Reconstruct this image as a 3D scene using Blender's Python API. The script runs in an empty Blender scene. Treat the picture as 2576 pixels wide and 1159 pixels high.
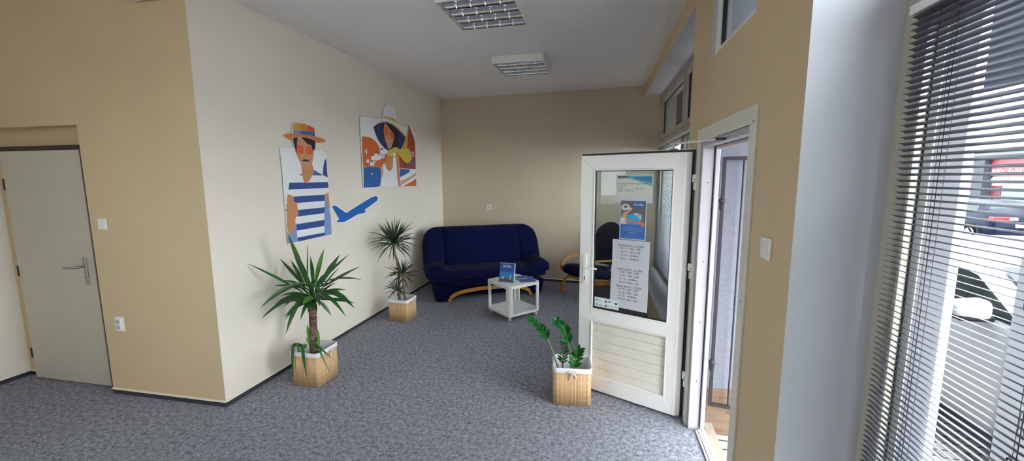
import bpy, bmesh, math, random
from math import sin, cos, pi, radians
from mathutils import Vector, Matrix

random.seed(7)
SC = bpy.context.scene
COL = SC.collection

# ------------------------------------------------------------------ helpers
def lin(c):
    out = []
    for v in c:
        v = v / 255.0
        out.append(v / 12.92 if v <= 0.04045 else ((v + 0.055) / 1.055) ** 2.4)
    return (out[0], out[1], out[2], 1.0)

MATS = {}
def mat(name, rgb, rough=0.6, metal=0.0, noise=None, bump=None, var=0.0, spec=0.5, sheen=0.0, coat=0.0):
    """procedural principled material; noise = scale of colour variation, var = its amount, bump = (scale, strength)"""
    m = bpy.data.materials.new(name); m.use_nodes = True
    nt = m.node_tree; b = nt.nodes['Principled BSDF']
    b.inputs['Base Color'].default_value = lin(rgb)
    b.inputs['Roughness'].default_value = rough
    b.inputs['Metallic'].default_value = metal
    b.inputs['Specular IOR Level'].default_value = spec
    if sheen: b.inputs['Sheen Weight'].default_value = sheen
    if coat: b.inputs['Coat Weight'].default_value = coat
    tc = nt.nodes.new('ShaderNodeNewGeometry')
    if noise:
        n = nt.nodes.new('ShaderNodeTexNoise'); n.inputs['Scale'].default_value = noise
        n.inputs['Detail'].default_value = 4
        nt.links.new(tc.outputs['Position'], n.inputs['Vector'])
        r = nt.nodes.new('ShaderNodeValToRGB')
        c = lin(rgb)
        r.color_ramp.elements[0].position = 0.3; r.color_ramp.elements[1].position = 0.7
        r.color_ramp.elements[0].color = tuple(max(0, v * (1 - var)) for v in c[:3]) + (1,)
        r.color_ramp.elements[1].color = tuple(min(1, v * (1 + var)) for v in c[:3]) + (1,)
        nt.links.new(n.outputs['Fac'], r.inputs['Fac'])
        nt.links.new(r.outputs['Color'], b.inputs['Base Color'])
    if bump:
        n2 = nt.nodes.new('ShaderNodeTexNoise'); n2.inputs['Scale'].default_value = bump[0]
        n2.inputs['Detail'].default_value = 3
        nt.links.new(tc.outputs['Position'], n2.inputs['Vector'])
        bp = nt.nodes.new('ShaderNodeBump'); bp.inputs['Strength'].default_value = bump[1]
        bp.inputs['Distance'].default_value = 0.004
        nt.links.new(n2.outputs['Fac'], bp.inputs['Height'])
        nt.links.new(bp.outputs['Normal'], b.inputs['Normal'])
    MATS[name] = m
    return m

def glass_mat(name, tint=(250, 252, 252), refl=1.0):
    """thin pane: lets light straight through, mirrors by Fresnel"""
    m = bpy.data.materials.new(name); m.use_nodes = True
    nt = m.node_tree; nt.nodes.clear()
    o = nt.nodes.new('ShaderNodeOutputMaterial')
    t = nt.nodes.new('ShaderNodeBsdfTransparent'); t.inputs['Color'].default_value = lin(tint)
    g = nt.nodes.new('ShaderNodeBsdfGlossy'); g.inputs['Roughness'].default_value = 0.02
    f = nt.nodes.new('ShaderNodeLayerWeight'); f.inputs['Blend'].default_value = 0.5
    pw = nt.nodes.new('ShaderNodeMath'); pw.operation = 'POWER'; pw.inputs[1].default_value = 5.0
    mu = nt.nodes.new('ShaderNodeMath'); mu.operation = 'MULTIPLY_ADD'; mu.inputs[1].default_value = 0.9 * refl; mu.inputs[2].default_value = 0.035 * refl
    mx = nt.nodes.new('ShaderNodeMixShader')
    nt.links.new(f.outputs['Facing'], pw.inputs[0]); nt.links.new(pw.outputs[0], mu.inputs[0]); nt.links.new(mu.outputs[0], mx.inputs['Fac'])
    nt.links.new(t.outputs[0], mx.inputs[1]); nt.links.new(g.outputs[0], mx.inputs[2])
    nt.links.new(mx.outputs[0], o.inputs['Surface'])
    MATS[name] = m
    return m

def paper_mat(name, rgb, trans=0.35):
    m = bpy.data.materials.new(name); m.use_nodes = True
    nt = m.node_tree; nt.nodes.clear()
    o = nt.nodes.new('ShaderNodeOutputMaterial')
    d = nt.nodes.new('ShaderNodeBsdfDiffuse'); d.inputs['Color'].default_value = lin(rgb)
    t = nt.nodes.new('ShaderNodeBsdfTranslucent'); t.inputs['Color'].default_value = lin(rgb)
    mx = nt.nodes.new('ShaderNodeMixShader'); mx.inputs['Fac'].default_value = trans
    nt.links.new(d.outputs[0], mx.inputs[1]); nt.links.new(t.outputs[0], mx.inputs[2])
    nt.links.new(mx.outputs[0], o.inputs['Surface'])
    MATS[name] = m
    return m

class MB:
    """collects faces; build() links them as ONE mesh object"""
    def __init__(s, T=None):
        s.v = []; s.f = []; s.m = []; s.s = []; s.T = T
    def add(s, vs, fs, m=0, smooth=False):
        k = len(s.v)
        for p in vs:
            s.v.append(tuple(s.T(*p)) if s.T else tuple(p))
        for f in fs:
            s.f.append([k + i for i in f]); s.m.append(m); s.s.append(smooth)
        return s
    def box(s, x0, x1, y0, y1, z0, z1, m=0):
        vs = [(x, y, z) for z in (z0, z1) for y in (y0, y1) for x in (x0, x1)]
        fs = [(0, 2, 3, 1), (4, 5, 7, 6), (0, 1, 5, 4), (2, 6, 7, 3), (0, 4, 6, 2), (1, 3, 7, 5)]
        return s.add(vs, fs, m)
    def prism(s, poly, z0, z1, m=0, smooth=False):
        n = len(poly)
        vs = [(x, y, z0) for x, y in poly] + [(x, y, z1) for x, y in poly]
        s.add(vs, [tuple(range(n))[::-1], tuple(range(n, 2 * n))], m)
        s.add(vs, [(i, (i + 1) % n, n + (i + 1) % n, n + i) for i in range(n)], m, smooth)
        return s
    def tube(s, path, r, n=8, m=0, cap=True):
        path = [Vector(p) for p in path]; L = len(path)
        rs = r if isinstance(r, (list, tuple)) else [r] * L
        vs = []; prev = None
        for i, p in enumerate(path):
            t = (path[min(i + 1, L - 1)] - path[max(i - 1, 0)]).normalized()
            if prev is None:
                a = Vector((0, 0, 1)) if abs(t.z) < 0.9 else Vector((1, 0, 0))
                u = t.cross(a).normalized()
            else:
                u = (prev - t * prev.dot(t)).normalized()
            prev = u; w = t.cross(u)
            for k in range(n):
                q = 2 * pi * k / n
                vs.append(tuple(p + u * (rs[i] * cos(q)) + w * (rs[i] * sin(q))))
        fs = [(i * n + k, i * n + (k + 1) % n, (i + 1) * n + (k + 1) % n, (i + 1) * n + k) for i in range(L - 1) for k in range(n)]
        s.add(vs, fs, m, True)
        if cap: s.add(vs, [tuple(range(n))[::-1], tuple(range((L - 1) * n, L * n))], m)
        return s
    def strip(s, path, wdir, width, thick, m=0, smooth=True):
        """bent board: section width (along wdir) x thick"""
        path = [Vector(p) for p in path]; L = len(path); wd = Vector(wdir).normalized()
        vs = []
        for i, p in enumerate(path):
            t = (path[min(i + 1, L - 1)] - path[max(i - 1, 0)]).normalized()
            nn = t.cross(wd).normalized()
            for a, b in ((-1, -1), (1, -1), (1, 1), (-1, 1)):
                vs.append(tuple(p + wd * (a * width / 2) + nn * (b * thick / 2)))
        fs = [(i * 4 + k, i * 4 + (k + 1) % 4, (i + 1) * 4 + (k + 1) % 4, (i + 1) * 4 + k) for i in range(L - 1) for k in range(4)]
        fs += [(3, 2, 1, 0), tuple((L - 1) * 4 + k for k in range(4))]
        return s.add(vs, fs, m)
    def lathe(s, prof, c, axis='z', n=20, m=0, smooth=True):
        vs = []
        for r, h in prof:
            for k in range(n):
                a = 2 * pi * k / n
                if axis == 'z': vs.append((c[0] + r * cos(a), c[1] + r * sin(a), c[2] + h))
                elif axis == 'x': vs.append((c[0] + h, c[1] + r * cos(a), c[2] + r * sin(a)))
                else: vs.append((c[0] + r * sin(a), c[1] + h, c[2] + r * cos(a)))
        L = len(prof)
        fs = [(i * n + k, i * n + (k + 1) % n, (i + 1) * n + (k + 1) % n, (i + 1) * n + k) for i in range(L - 1) for k in range(n)]
        s.add(vs, fs, m, smooth)
        s.add(vs, [tuple(range(n))[::-1], tuple(range((L - 1) * n, L * n))], m)
        return s
    def rbox(s, c, half, r, seg=(6, 6, 6), fn=None, m=0):
        """rounded, subdivided box about c; fn(x,y,z)->(x,y,z) shapes it in local space"""
        hx, hy, hz = half; idx = {}
        vs = []; fs = []
        def coord(k, n, h):
            if n < 8: return -h + 2 * h * k / n
            if k <= 3: return -h + r * (k / 3) ** 1.0
            if k >= n - 3: return h - r * ((n - k) / 3) ** 1.0
            return -h + r + (2 * h - 2 * r) * (k - 3) / (n - 6)
        def put(i, j, k):
            key = (i, j, k)
            if key not in idx:
                p = Vector((coord(i, seg[0], hx), coord(j, seg[1], hy), coord(k, seg[2], hz)))
                q = Vector((max(-hx + r, min(hx - r, p.x)), max(-hy + r, min(hy - r, p.y)), max(-hz + r, min(hz - r, p.z))))
                d = p - q
                if d.length > 1e-9: p = q + d.normalized() * min(r, d.length if d.length < r else r)
                t = fn(p.x, p.y, p.z) if fn else p
                idx[key] = len(vs); vs.append((c[0] + t[0], c[1] + t[1], c[2] + t[2]))
            return idx[key]
        a, b, g = seg
        for i in range(a):
            for j in range(b):
                fs.append((put(i, j, 0), put(i, j + 1, 0), put(i + 1, j + 1, 0), put(i + 1, j, 0)))
                fs.append((put(i, j, g), put(i + 1, j, g), put(i + 1, j + 1, g), put(i, j + 1, g)))
        for i in range(a):
            for k in range(g):
                fs.append((put(i, 0, k), put(i + 1, 0, k), put(i + 1, 0, k + 1), put(i, 0, k + 1)))
                fs.append((put(i, b, k), put(i, b, k + 1), put(i + 1, b, k + 1), put(i + 1, b, k)))
        for j in range(b):
            for k in range(g):
                fs.append((put(0, j, k), put(0, j, k + 1), put(0, j + 1, k + 1), put(0, j + 1, k)))
                fs.append((put(a, j, k), put(a, j + 1, k), put(a, j + 1, k + 1), put(a, j, k + 1)))
        return s.add(vs, fs, m, True)
    def build(s, name, mats, parent=None, bevel=0.0, seg=2, origin=None):
        me = bpy.data.meshes.new(name)
        org = Vector((0, 0, 0))
        if parent is not None:
            root = parent
            while root.parent: root = root.parent
            org = Vector(root.location)
        elif origin is not None:
            org = Vector(origin)
        elif s.v:
            xs, ys, zs = zip(*s.v)
            org = Vector(((min(xs) + max(xs)) / 2, (min(ys) + max(ys)) / 2, min(zs)))
        me.from_pydata([tuple(Vector(p) - org) for p in s.v], [], s.f)
        if not isinstance(mats, (list, tuple)): mats = [mats]
        for mm in mats: me.materials.append(MATS[mm] if isinstance(mm, str) else mm)
        me.polygons.foreach_set('material_index', s.m)
        me.polygons.foreach_set('use_smooth', s.s)
        bm = bmesh.new(); bm.from_mesh(me)
        bmesh.ops.recalc_face_normals(bm, faces=bm.faces)
        if bevel:
            ed = [e for e in bm.edges if len(e.link_faces) == 2 and e.calc_face_angle(0) > 0.6]
            bmesh.ops.bevel(bm, geom=ed, offset=bevel, segments=seg, profile=0.5, affect='EDGES', clamp_overlap=True)
        bm.to_mesh(me); bm.free()
        me.update()
        o = bpy.data.objects.new(name, me); COL.objects.link(o)
        if parent is not None:
            o.parent = parent
        else:
            o.location = org
        return o

def tag(o, label, cat, group=None, kind=None):
    if label: o['label'] = label
    if cat: o['category'] = cat
    if group: o['group'] = group
    if kind: o['kind'] = kind
    return o

def thing(name, label, cat, loc, group=None, kind=None):
    o = bpy.data.objects.new(name, None); COL.objects.link(o)
    o.location = loc; o.empty_display_size = 0.1
    return tag(o, label, cat, group, kind)

TEXTS = {}
def text2d(txt, size):
    """flat lettering -> (verts2d, faces); x to the right, y up, baseline at 0"""
    key = txt
    if key not in TEXTS:
        cu = bpy.data.curves.new('lettering', 'FONT'); cu.body = txt; cu.size = 1.0; cu.resolution_u = 3
        ob = bpy.data.objects.new('lettering', cu); COL.objects.link(ob)
        bpy.context.view_layer.update()
        dg = bpy.context.evaluated_depsgraph_get()
        me = bpy.data.meshes.new_from_object(ob.evaluated_get(dg))
        TEXTS[key] = ([(v.co.x, v.co.y) for v in me.vertices], [tuple(p.vertices) for p in me.polygons])
        bpy.data.objects.remove(ob); bpy.data.curves.remove(cu); bpy.data.meshes.remove(me)
    vs, fs = TEXTS[key]
    return [(x * size, y * size) for x, y in vs], fs

def put_text(mb, txt, size, fn, m, x0=0.0, y0=0.0, width=None, bold=0.0):
    vs, fs = text2d(txt, size)
    if width and vs:
        w = max(v[0] for v in vs) or 1
        vs = [(x * width / w, y) for x, y in vs]
    offs = [0.0] if not bold else [-bold, bold]
    for o in offs:
        mb.add([fn(x0 + x + o, y0 + y) for x, y in vs], fs, m)
    return mb

def flat_poly(mb, pts, fn, m):
    """any simple polygon (may be concave), filled"""
    from mathutils.geometry import tessellate_polygon
    tri = tessellate_polygon([[Vector((p[0], p[1], 0)) for p in pts]])
    mb.add([fn(p[0], p[1]) for p in pts], [tuple(t) for t in tri], m)
    return mb

def blob(mb, pts, fn, m):
    """flat_poly with its bends rounded"""
    return flat_poly(mb, soften(pts, keep=80), fn, m)

def soften(pts, it=2, keep=48):
    """round the gentle bends of an outline, keep its sharp corners"""
    for _ in range(it):
        out = []; n = len(pts)
        for i in range(n):
            a, b, c = (Vector((*pts[(i + k) % n], 0)) for k in (-1, 0, 1))
            u, v = b - a, c - b
            if u.length < 1e-5 or v.length < 1e-5: continue
            if math.degrees(u.angle(v)) > keep: out.append(pts[i]); continue
            l = min(u.length, v.length) * 0.28
            p, q = b - u.normalized() * l, b + v.normalized() * l
            out += [(p.x, p.y), (q.x, q.y)]
        pts = out
    return pts

def bez(p, n):
    """smooth path through control points (Catmull-Rom)"""
    P = [Vector(q) for q in p]; P = [P[0] * 2 - P[1]] + P + [P[-1] * 2 - P[-2]]
    out = []
    for i in range(1, len(P) - 2):
        for k in range(n):
            t = k / n; a, b, c, d = P[i - 1], P[i], P[i + 1], P[i + 2]
            out.append(0.5 * ((2 * b) + (c - a) * t + (2 * a - 5 * b + 4 * c - d) * t * t + (3 * b - a - 3 * c + d) * t ** 3))
    out.append(P[-2])
    return out

# ------------------------------------------------------------------ measured layout of the room (metres)
EYE = 1.755                      # camera height
H = 3.124                        # ceiling
SB = -0.0211                     # the street wall runs slightly askew
def RW(y, t, z):                 # point on / behind the street wall: y along it, t metres outwards
    return (0.580 + SB * (y - 3.51) + t, y, z)
def LWp(y, t, z):                # point in front of the poster wall: t metres into the room
    return (-2.854 - 0.0102 * (y - 3.51) + t, y, z)
def FW(x, t, z):                 # wall with the inner door: t metres into the room (towards the camera)
    return (x, 2.4495 + 0.0326 * x - t, z)
def BWp(x, t, z):                # far wall: t metres into the room
    return (x, 6.662 - 0.0639 * x - t, z)

# ------------------------------------------------------------------ materials
mat('tan_paint', (209, 186, 150), 0.85, bump=(220, 0.12), noise=1.2, var=0.03)
mat('beige_paint', (206, 189, 166), 0.85, bump=(220, 0.12), noise=1.2, var=0.03)
mat('cream_paint', (226, 217, 204), 0.85, bump=(160, 0.2), noise=1.2, var=0.02)
mat('reveal_white', (205, 206, 214), 0.85, bump=(200, 0.1))
mat('ceiling_white', (236, 234, 234), 0.9, bump=(120, 0.15))
mat('pvc_white', (232, 231, 226), 0.35)
mat('pvc_beige', (182, 175, 162), 0.45)
mat('pvc_frame', (176, 173, 180), 0.35)
mat('pvc_aged', (222, 219, 208), 0.4, noise=6, var=0.03)
mat('panel_white', (216, 212, 200), 0.45, noise=9, var=0.05)
mat('door_paint', (196, 189, 174), 0.45)
mat('door_frame_brown', (42, 26, 26), 0.5)
mat('switch_white', (236, 234, 230), 0.35)
mat('dark', (18, 18, 20), 0.6)
mat('gasket', (12, 12, 14), 0.5)
mat('keyhole', (70, 60, 48), 0.4, 0.6)
mat('steel_satin', (168, 160, 155), 0.35, 0.9)
mat('chrome', (200, 200, 202), 0.15, 1.0)
mat('wrought_iron', (52, 48, 52), 0.6, 0.4)
mat('slat_grey', (82, 82, 96), 0.35, 0.15)
mat('cord_dark', (58, 50, 66), 0.8)
mat('navy_velour', (4, 10, 52), 0.9, noise=300, var=0.35, bump=(500, 0.4), sheen=0.02, spec=0.15)
mat('navy_piping', (10, 16, 50), 0.7)
mat('beech', (196, 134, 62), 0.4, noise=14, var=0.12)
mat('table_white', (226, 226, 222), 0.4)
mat('plastic_white', (230, 230, 228), 0.35)
mat('plastic_dark', (40, 40, 42), 0.5)
mat('liner_cloth', (226, 224, 226), 0.9, bump=(90, 0.3))
mat('soil', (48, 38, 30), 0.95, noise=60, var=0.4, bump=(80, 0.8))
mat('trunk_bark', (116, 86, 70), 0.85, noise=40, var=0.3, bump=(60, 0.8))
mat('trunk_pale', (122, 100, 84), 0.85, noise=40, var=0.25)
mat('leaf_yucca', (36, 86, 30), 0.4, noise=9, var=0.35)
mat('leaf_young', (82, 140, 44), 0.4, noise=9, var=0.25)
mat('leaf_dracaena', (30, 56, 26), 0.45, noise=10, var=0.4)
mat('leaf_zz', (30, 104, 40), 0.22, noise=16, var=0.3)
mat('stem_zz', (98, 128, 84), 0.5)
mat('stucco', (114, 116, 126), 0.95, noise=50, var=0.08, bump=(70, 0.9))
mat('stone_tile', (150, 140, 124), 0.7, noise=25, var=0.05)
mat('tile_joint', (170, 156, 136), 0.9)
mat('asphalt', (62, 62, 66), 0.95, noise=30, var=0.1)
mat('facade_white', (176, 172, 170), 0.9)
mat('facade_grey', (52, 54, 60), 0.9)
mat('sign_red', (150, 40, 52), 0.5)
mat('red_dark', (84, 24, 32), 0.5)
mat('sign_white', (240, 238, 238), 0.5)
mat('shop_glass', (76, 92, 98), 0.3)
mat('car_white', (160, 160, 165), 0.3, spec=0.3)
mat('car_blue', (8, 13, 36), 0.35, spec=0.12)
mat('car_glass', (22, 30, 30), 0.12, spec=0.25)
mat('car_black', (10, 10, 12), 0.7, spec=0.2)
mat('tyre', (16, 16, 18), 0.9, spec=0.2)
mat('alloy', (120, 122, 126), 0.4, 0.6)
mat('tail_red', (140, 16, 22), 0.25)
mat('tail_clear', (120, 104, 108), 0.25)
mat('fascia', (74, 84, 98), 0.9, spec=0.0)
mat('tube_white', (240, 240, 238), 0.4)
glass_mat('pane', (246, 250, 250), 1.0)
glass_mat('door_pane', (216, 220, 220), 0.5)
glass_mat('acrylic', (238, 244, 246), 1.0)
paper_mat('paper', (212, 214, 219), 0.25)
paper_mat('window_film', (198, 197, 200), 0.5)
mat('ink', (30, 30, 34), 0.8)
mat('ink_grey', (120, 122, 128), 0.8)
for n_, c_ in dict(white=(232, 232, 234), amber=(205, 152, 62), orange=(210, 126, 60), coral=(204, 84, 62), periwinkle=(118, 148, 200), denim=(66, 100, 164),
                   skin=(204, 146, 112), tan=(198, 136, 94), hair=(34, 24, 40), lens=(222, 98, 52), navy=(46, 76, 140), orange2=(206, 104, 48), sea=(36, 92, 160),
                   rust=(164, 66, 42), lilac=(196, 192, 216), mauve=(128, 82, 116), beige=(196, 168, 138), yellow=(206, 184, 70), brim=(32, 52, 100), jet=(14, 96, 176),
                   invia_blue=(36, 92, 168), invia_sky=(44, 128, 198), sand=(206, 190, 150), aqua=(90, 160, 186), turquoise=(46, 120, 150), rock=(92, 92, 98), magazine_teal=(40, 110, 120),
                   magazine_purple=(90, 70, 140), beach_sand=(200, 202, 190), card_mint=(206, 222, 218), pool=(60, 150, 200), brochure_tan=(200, 126, 84)).items():
    mat('print_' + n_, c_, 0.55)

def carpet():
    m = bpy.data.materials.new('carpet_grey'); m.use_nodes = True; MATS['carpet_grey'] = m
    nt = m.node_tree; b = nt.nodes['Principled BSDF']; b.inputs['Roughness'].default_value = 0.98
    b.inputs['Specular IOR Level'].default_value = 0.15
    g = nt.nodes.new('ShaderNodeNewGeometry')
    n = nt.nodes.new('ShaderNodeTexNoise'); n.inputs['Scale'].default_value = 130; n.inputs['Detail'].default_value = 3; n.inputs['Distortion'].default_value = 1.5
    n2 = nt.nodes.new('ShaderNodeTexNoise'); n2.inputs['Scale'].default_value = 34; n2.inputs['Detail'].default_value = 4
    mx = nt.nodes.new('ShaderNodeMath'); mx.operation = 'MULTIPLY_ADD'; mx.inputs[1].default_value = 0.65
    ad = nt.nodes.new('ShaderNodeMath'); ad.operation = 'MULTIPLY'; ad.inputs[1].default_value = 0.35
    r = nt.nodes.new('ShaderNodeValToRGB')
    e = r.color_ramp.elements; e[0].position = 0.36; e[0].color = lin((70, 72, 79)); e[1].position = 0.66; e[1].color = lin((184, 187, 199))
    bp = nt.nodes.new('ShaderNodeBump'); bp.inputs['Strength'].default_value = 0.6; bp.inputs['Distance'].default_value = 0.006
    L = nt.links.new
    L(g.outputs['Position'], n.inputs['Vector']); L(g.outputs['Position'], n2.inputs['Vector'])
    L(n2.outputs['Fac'], ad.inputs[0]); L(n.outputs['Fac'], mx.inputs[0]); L(ad.outputs[0], mx.inputs[2])
    L(mx.outputs[0], r.inputs['Fac']); L(r.outputs['Color'], b.inputs['Base Color'])
    L(n.outputs['Fac'], bp.inputs['Height']); L(bp.outputs['Normal'], b.inputs['Normal'])
carpet()
mat('carpet_strip', (52, 55, 62), 0.98, noise=150, var=0.3)
mat('strip_edge', (236, 230, 212), 0.5)

def bamboo():
    """vertical bamboo slivers with pale stitch rows; uses object space"""
    m = bpy.data.materials.new('bamboo'); m.use_nodes = True; MATS['bamboo'] = m
    nt = m.node_tree; b = nt.nodes['Principled BSDF']; b.inputs['Roughness'].default_value = 0.55
    tc = nt.nodes.new('ShaderNodeTexCoord'); sp = nt.nodes.new('ShaderNodeSeparateXYZ')
    ad = nt.nodes.new('ShaderNodeMath'); ad.operation = 'SUBTRACT'
    sn = nt.nodes.new('ShaderNodeMath'); sn.operation = 'MULTIPLY'; sn.inputs[1].default_value = 95.0
    wn = nt.nodes.new('ShaderNodeTexNoise'); wn.noise_dimensions = '1D'; wn.inputs['Scale'].default_value = 1.0; wn.inputs['Detail'].default_value = 3
    r = nt.nodes.new('ShaderNodeValToRGB'); e = r.color_ramp.elements
    e[0].position = 0.3; e[0].color = lin((178, 134, 88)); e[1].position = 0.68; e[1].color = lin((226, 190, 144))
    # stitches
    zf = nt.nodes.new('ShaderNodeMath'); zf.operation = 'MULTIPLY'; zf.inputs[1].default_value = 1 / 0.047
    fr = nt.nodes.new('ShaderNodeMath'); fr.operation = 'FRACT'
    lt = nt.nodes.new('ShaderNodeMath'); lt.operation = 'LESS_THAN'; lt.inputs[1].default_value = 0.05
    n3 = nt.nodes.new('ShaderNodeTexNoise'); n3.inputs['Scale'].default_value = 14
    gt = nt.nodes.new('ShaderNodeMath'); gt.operation = 'GREATER_THAN'; gt.inputs[1].default_value = 0.5
    mu = nt.nodes.new('ShaderNodeMath'); mu.operation = 'MULTIPLY'
    mx = nt.nodes.new('ShaderNodeMix'); mx.data_type = 'RGBA'; mx.inputs['B'].default_value = lin((232, 208, 164))
    L = nt.links.new
    L(tc.outputs['Object'], sp.inputs[0]); L(sp.outputs['X'], ad.inputs[0]); L(sp.outputs['Y'], ad.inputs[1])
    L(ad.outputs[0], sn.inputs[0]); L(sn.outputs[0], wn.inputs['W']); L(wn.outputs['Fac'], r.inputs['Fac'])
    L(sp.outputs['Z'], zf.inputs[0]); L(zf.outputs[0], fr.inputs[0]); L(fr.outputs[0], lt.inputs[0])
    L(tc.outputs['Object'], n3.inputs['Vector']); L(n3.outputs['Fac'], gt.inputs[0]); L(lt.outputs[0], mu.inputs[0]); L(gt.outputs[0], mu.inputs[1])
    L(mu.outputs[0], mx.inputs['Factor']); L(r.outputs['Color'], mx.inputs['A']); L(mx.outputs['Result'], b.inputs['Base Color'])
bamboo()

def brickwork(name, c1, c2, mortar, scale, bw, bh, ms, axes):
    m = bpy.data.materials.new(name); m.use_nodes = True; MATS[name] = m
    nt = m.node_tree; b = nt.nodes['Principled BSDF']; b.inputs['Roughness'].default_value = 0.9
    g = nt.nodes.new('ShaderNodeNewGeometry'); sp = nt.nodes.new('ShaderNodeSeparateXYZ'); cb = nt.nodes.new('ShaderNodeCombineXYZ')
    t = nt.nodes.new('ShaderNodeTexBrick'); t.inputs['Color1'].default_value = lin(c1); t.inputs['Color2'].default_value = lin(c2); t.inputs['Mortar'].default_value = lin(mortar)
    t.inputs['Scale'].default_value = scale; t.inputs['Brick Width'].default_value = bw; t.inputs['Row Height'].default_value = bh; t.inputs['Mortar Size'].default_value = ms
    L = nt.links.new
    L(g.outputs['Position'], sp.inputs[0]); L(sp.outputs[axes[0]], cb.inputs[0]); L(sp.outputs[axes[1]], cb.inputs[1])
    L(cb.outputs[0], t.inputs['Vector']); L(t.outputs['Color'], b.inputs['Base Color'])
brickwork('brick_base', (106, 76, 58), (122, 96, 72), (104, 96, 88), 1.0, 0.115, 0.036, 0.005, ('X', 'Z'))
brickwork('paving', (178, 168, 158), (164, 156, 148), (58, 52, 48), 1.0, 0.2, 0.1, 0.008, ('X', 'Y'))

def bark():
    m = mat('trunk_bark', (98, 72, 60), 0.85)
    nt = m.node_tree; b = nt.nodes['Principled BSDF']; L = nt.links.new
    g = nt.nodes.new('ShaderNodeNewGeometry'); mp = nt.nodes.new('ShaderNodeMapping'); mp.inputs['Scale'].default_value = (14, 14, 95)
    n = nt.nodes.new('ShaderNodeTexNoise'); n.inputs['Scale'].default_value = 1.0; n.inputs['Detail'].default_value = 4
    r = nt.nodes.new('ShaderNodeValToRGB'); e = r.color_ramp.elements
    e[0].position = 0.36; e[0].color = lin((66, 46, 40)); e[1].position = 0.66; e[1].color = lin((150, 118, 100))
    bp = nt.nodes.new('ShaderNodeBump'); bp.inputs['Strength'].default_value = 0.8; bp.inputs['Distance'].default_value = 0.01
    L(g.outputs['Position'], mp.inputs['Vector']); L(mp.outputs[0], n.inputs['Vector']); L(n.outputs['Fac'], r.inputs['Fac'])
    L(r.outputs['Color'], b.inputs['Base Color']); L(n.outputs['Fac'], bp.inputs['Height']); L(bp.outputs['Normal'], b.inputs['Normal'])
bark()

def louvre():
    m = mat('louvre_mirror', (206, 208, 212), 0.1, 1.0)
    b = m.node_tree.nodes['Principled BSDF']
    if 'Thin Film Thickness' in b.inputs:
        b.inputs['Thin Film Thickness'].default_value = 420; b.inputs['Thin Film IOR'].default_value = 1.6
louvre()
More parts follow.
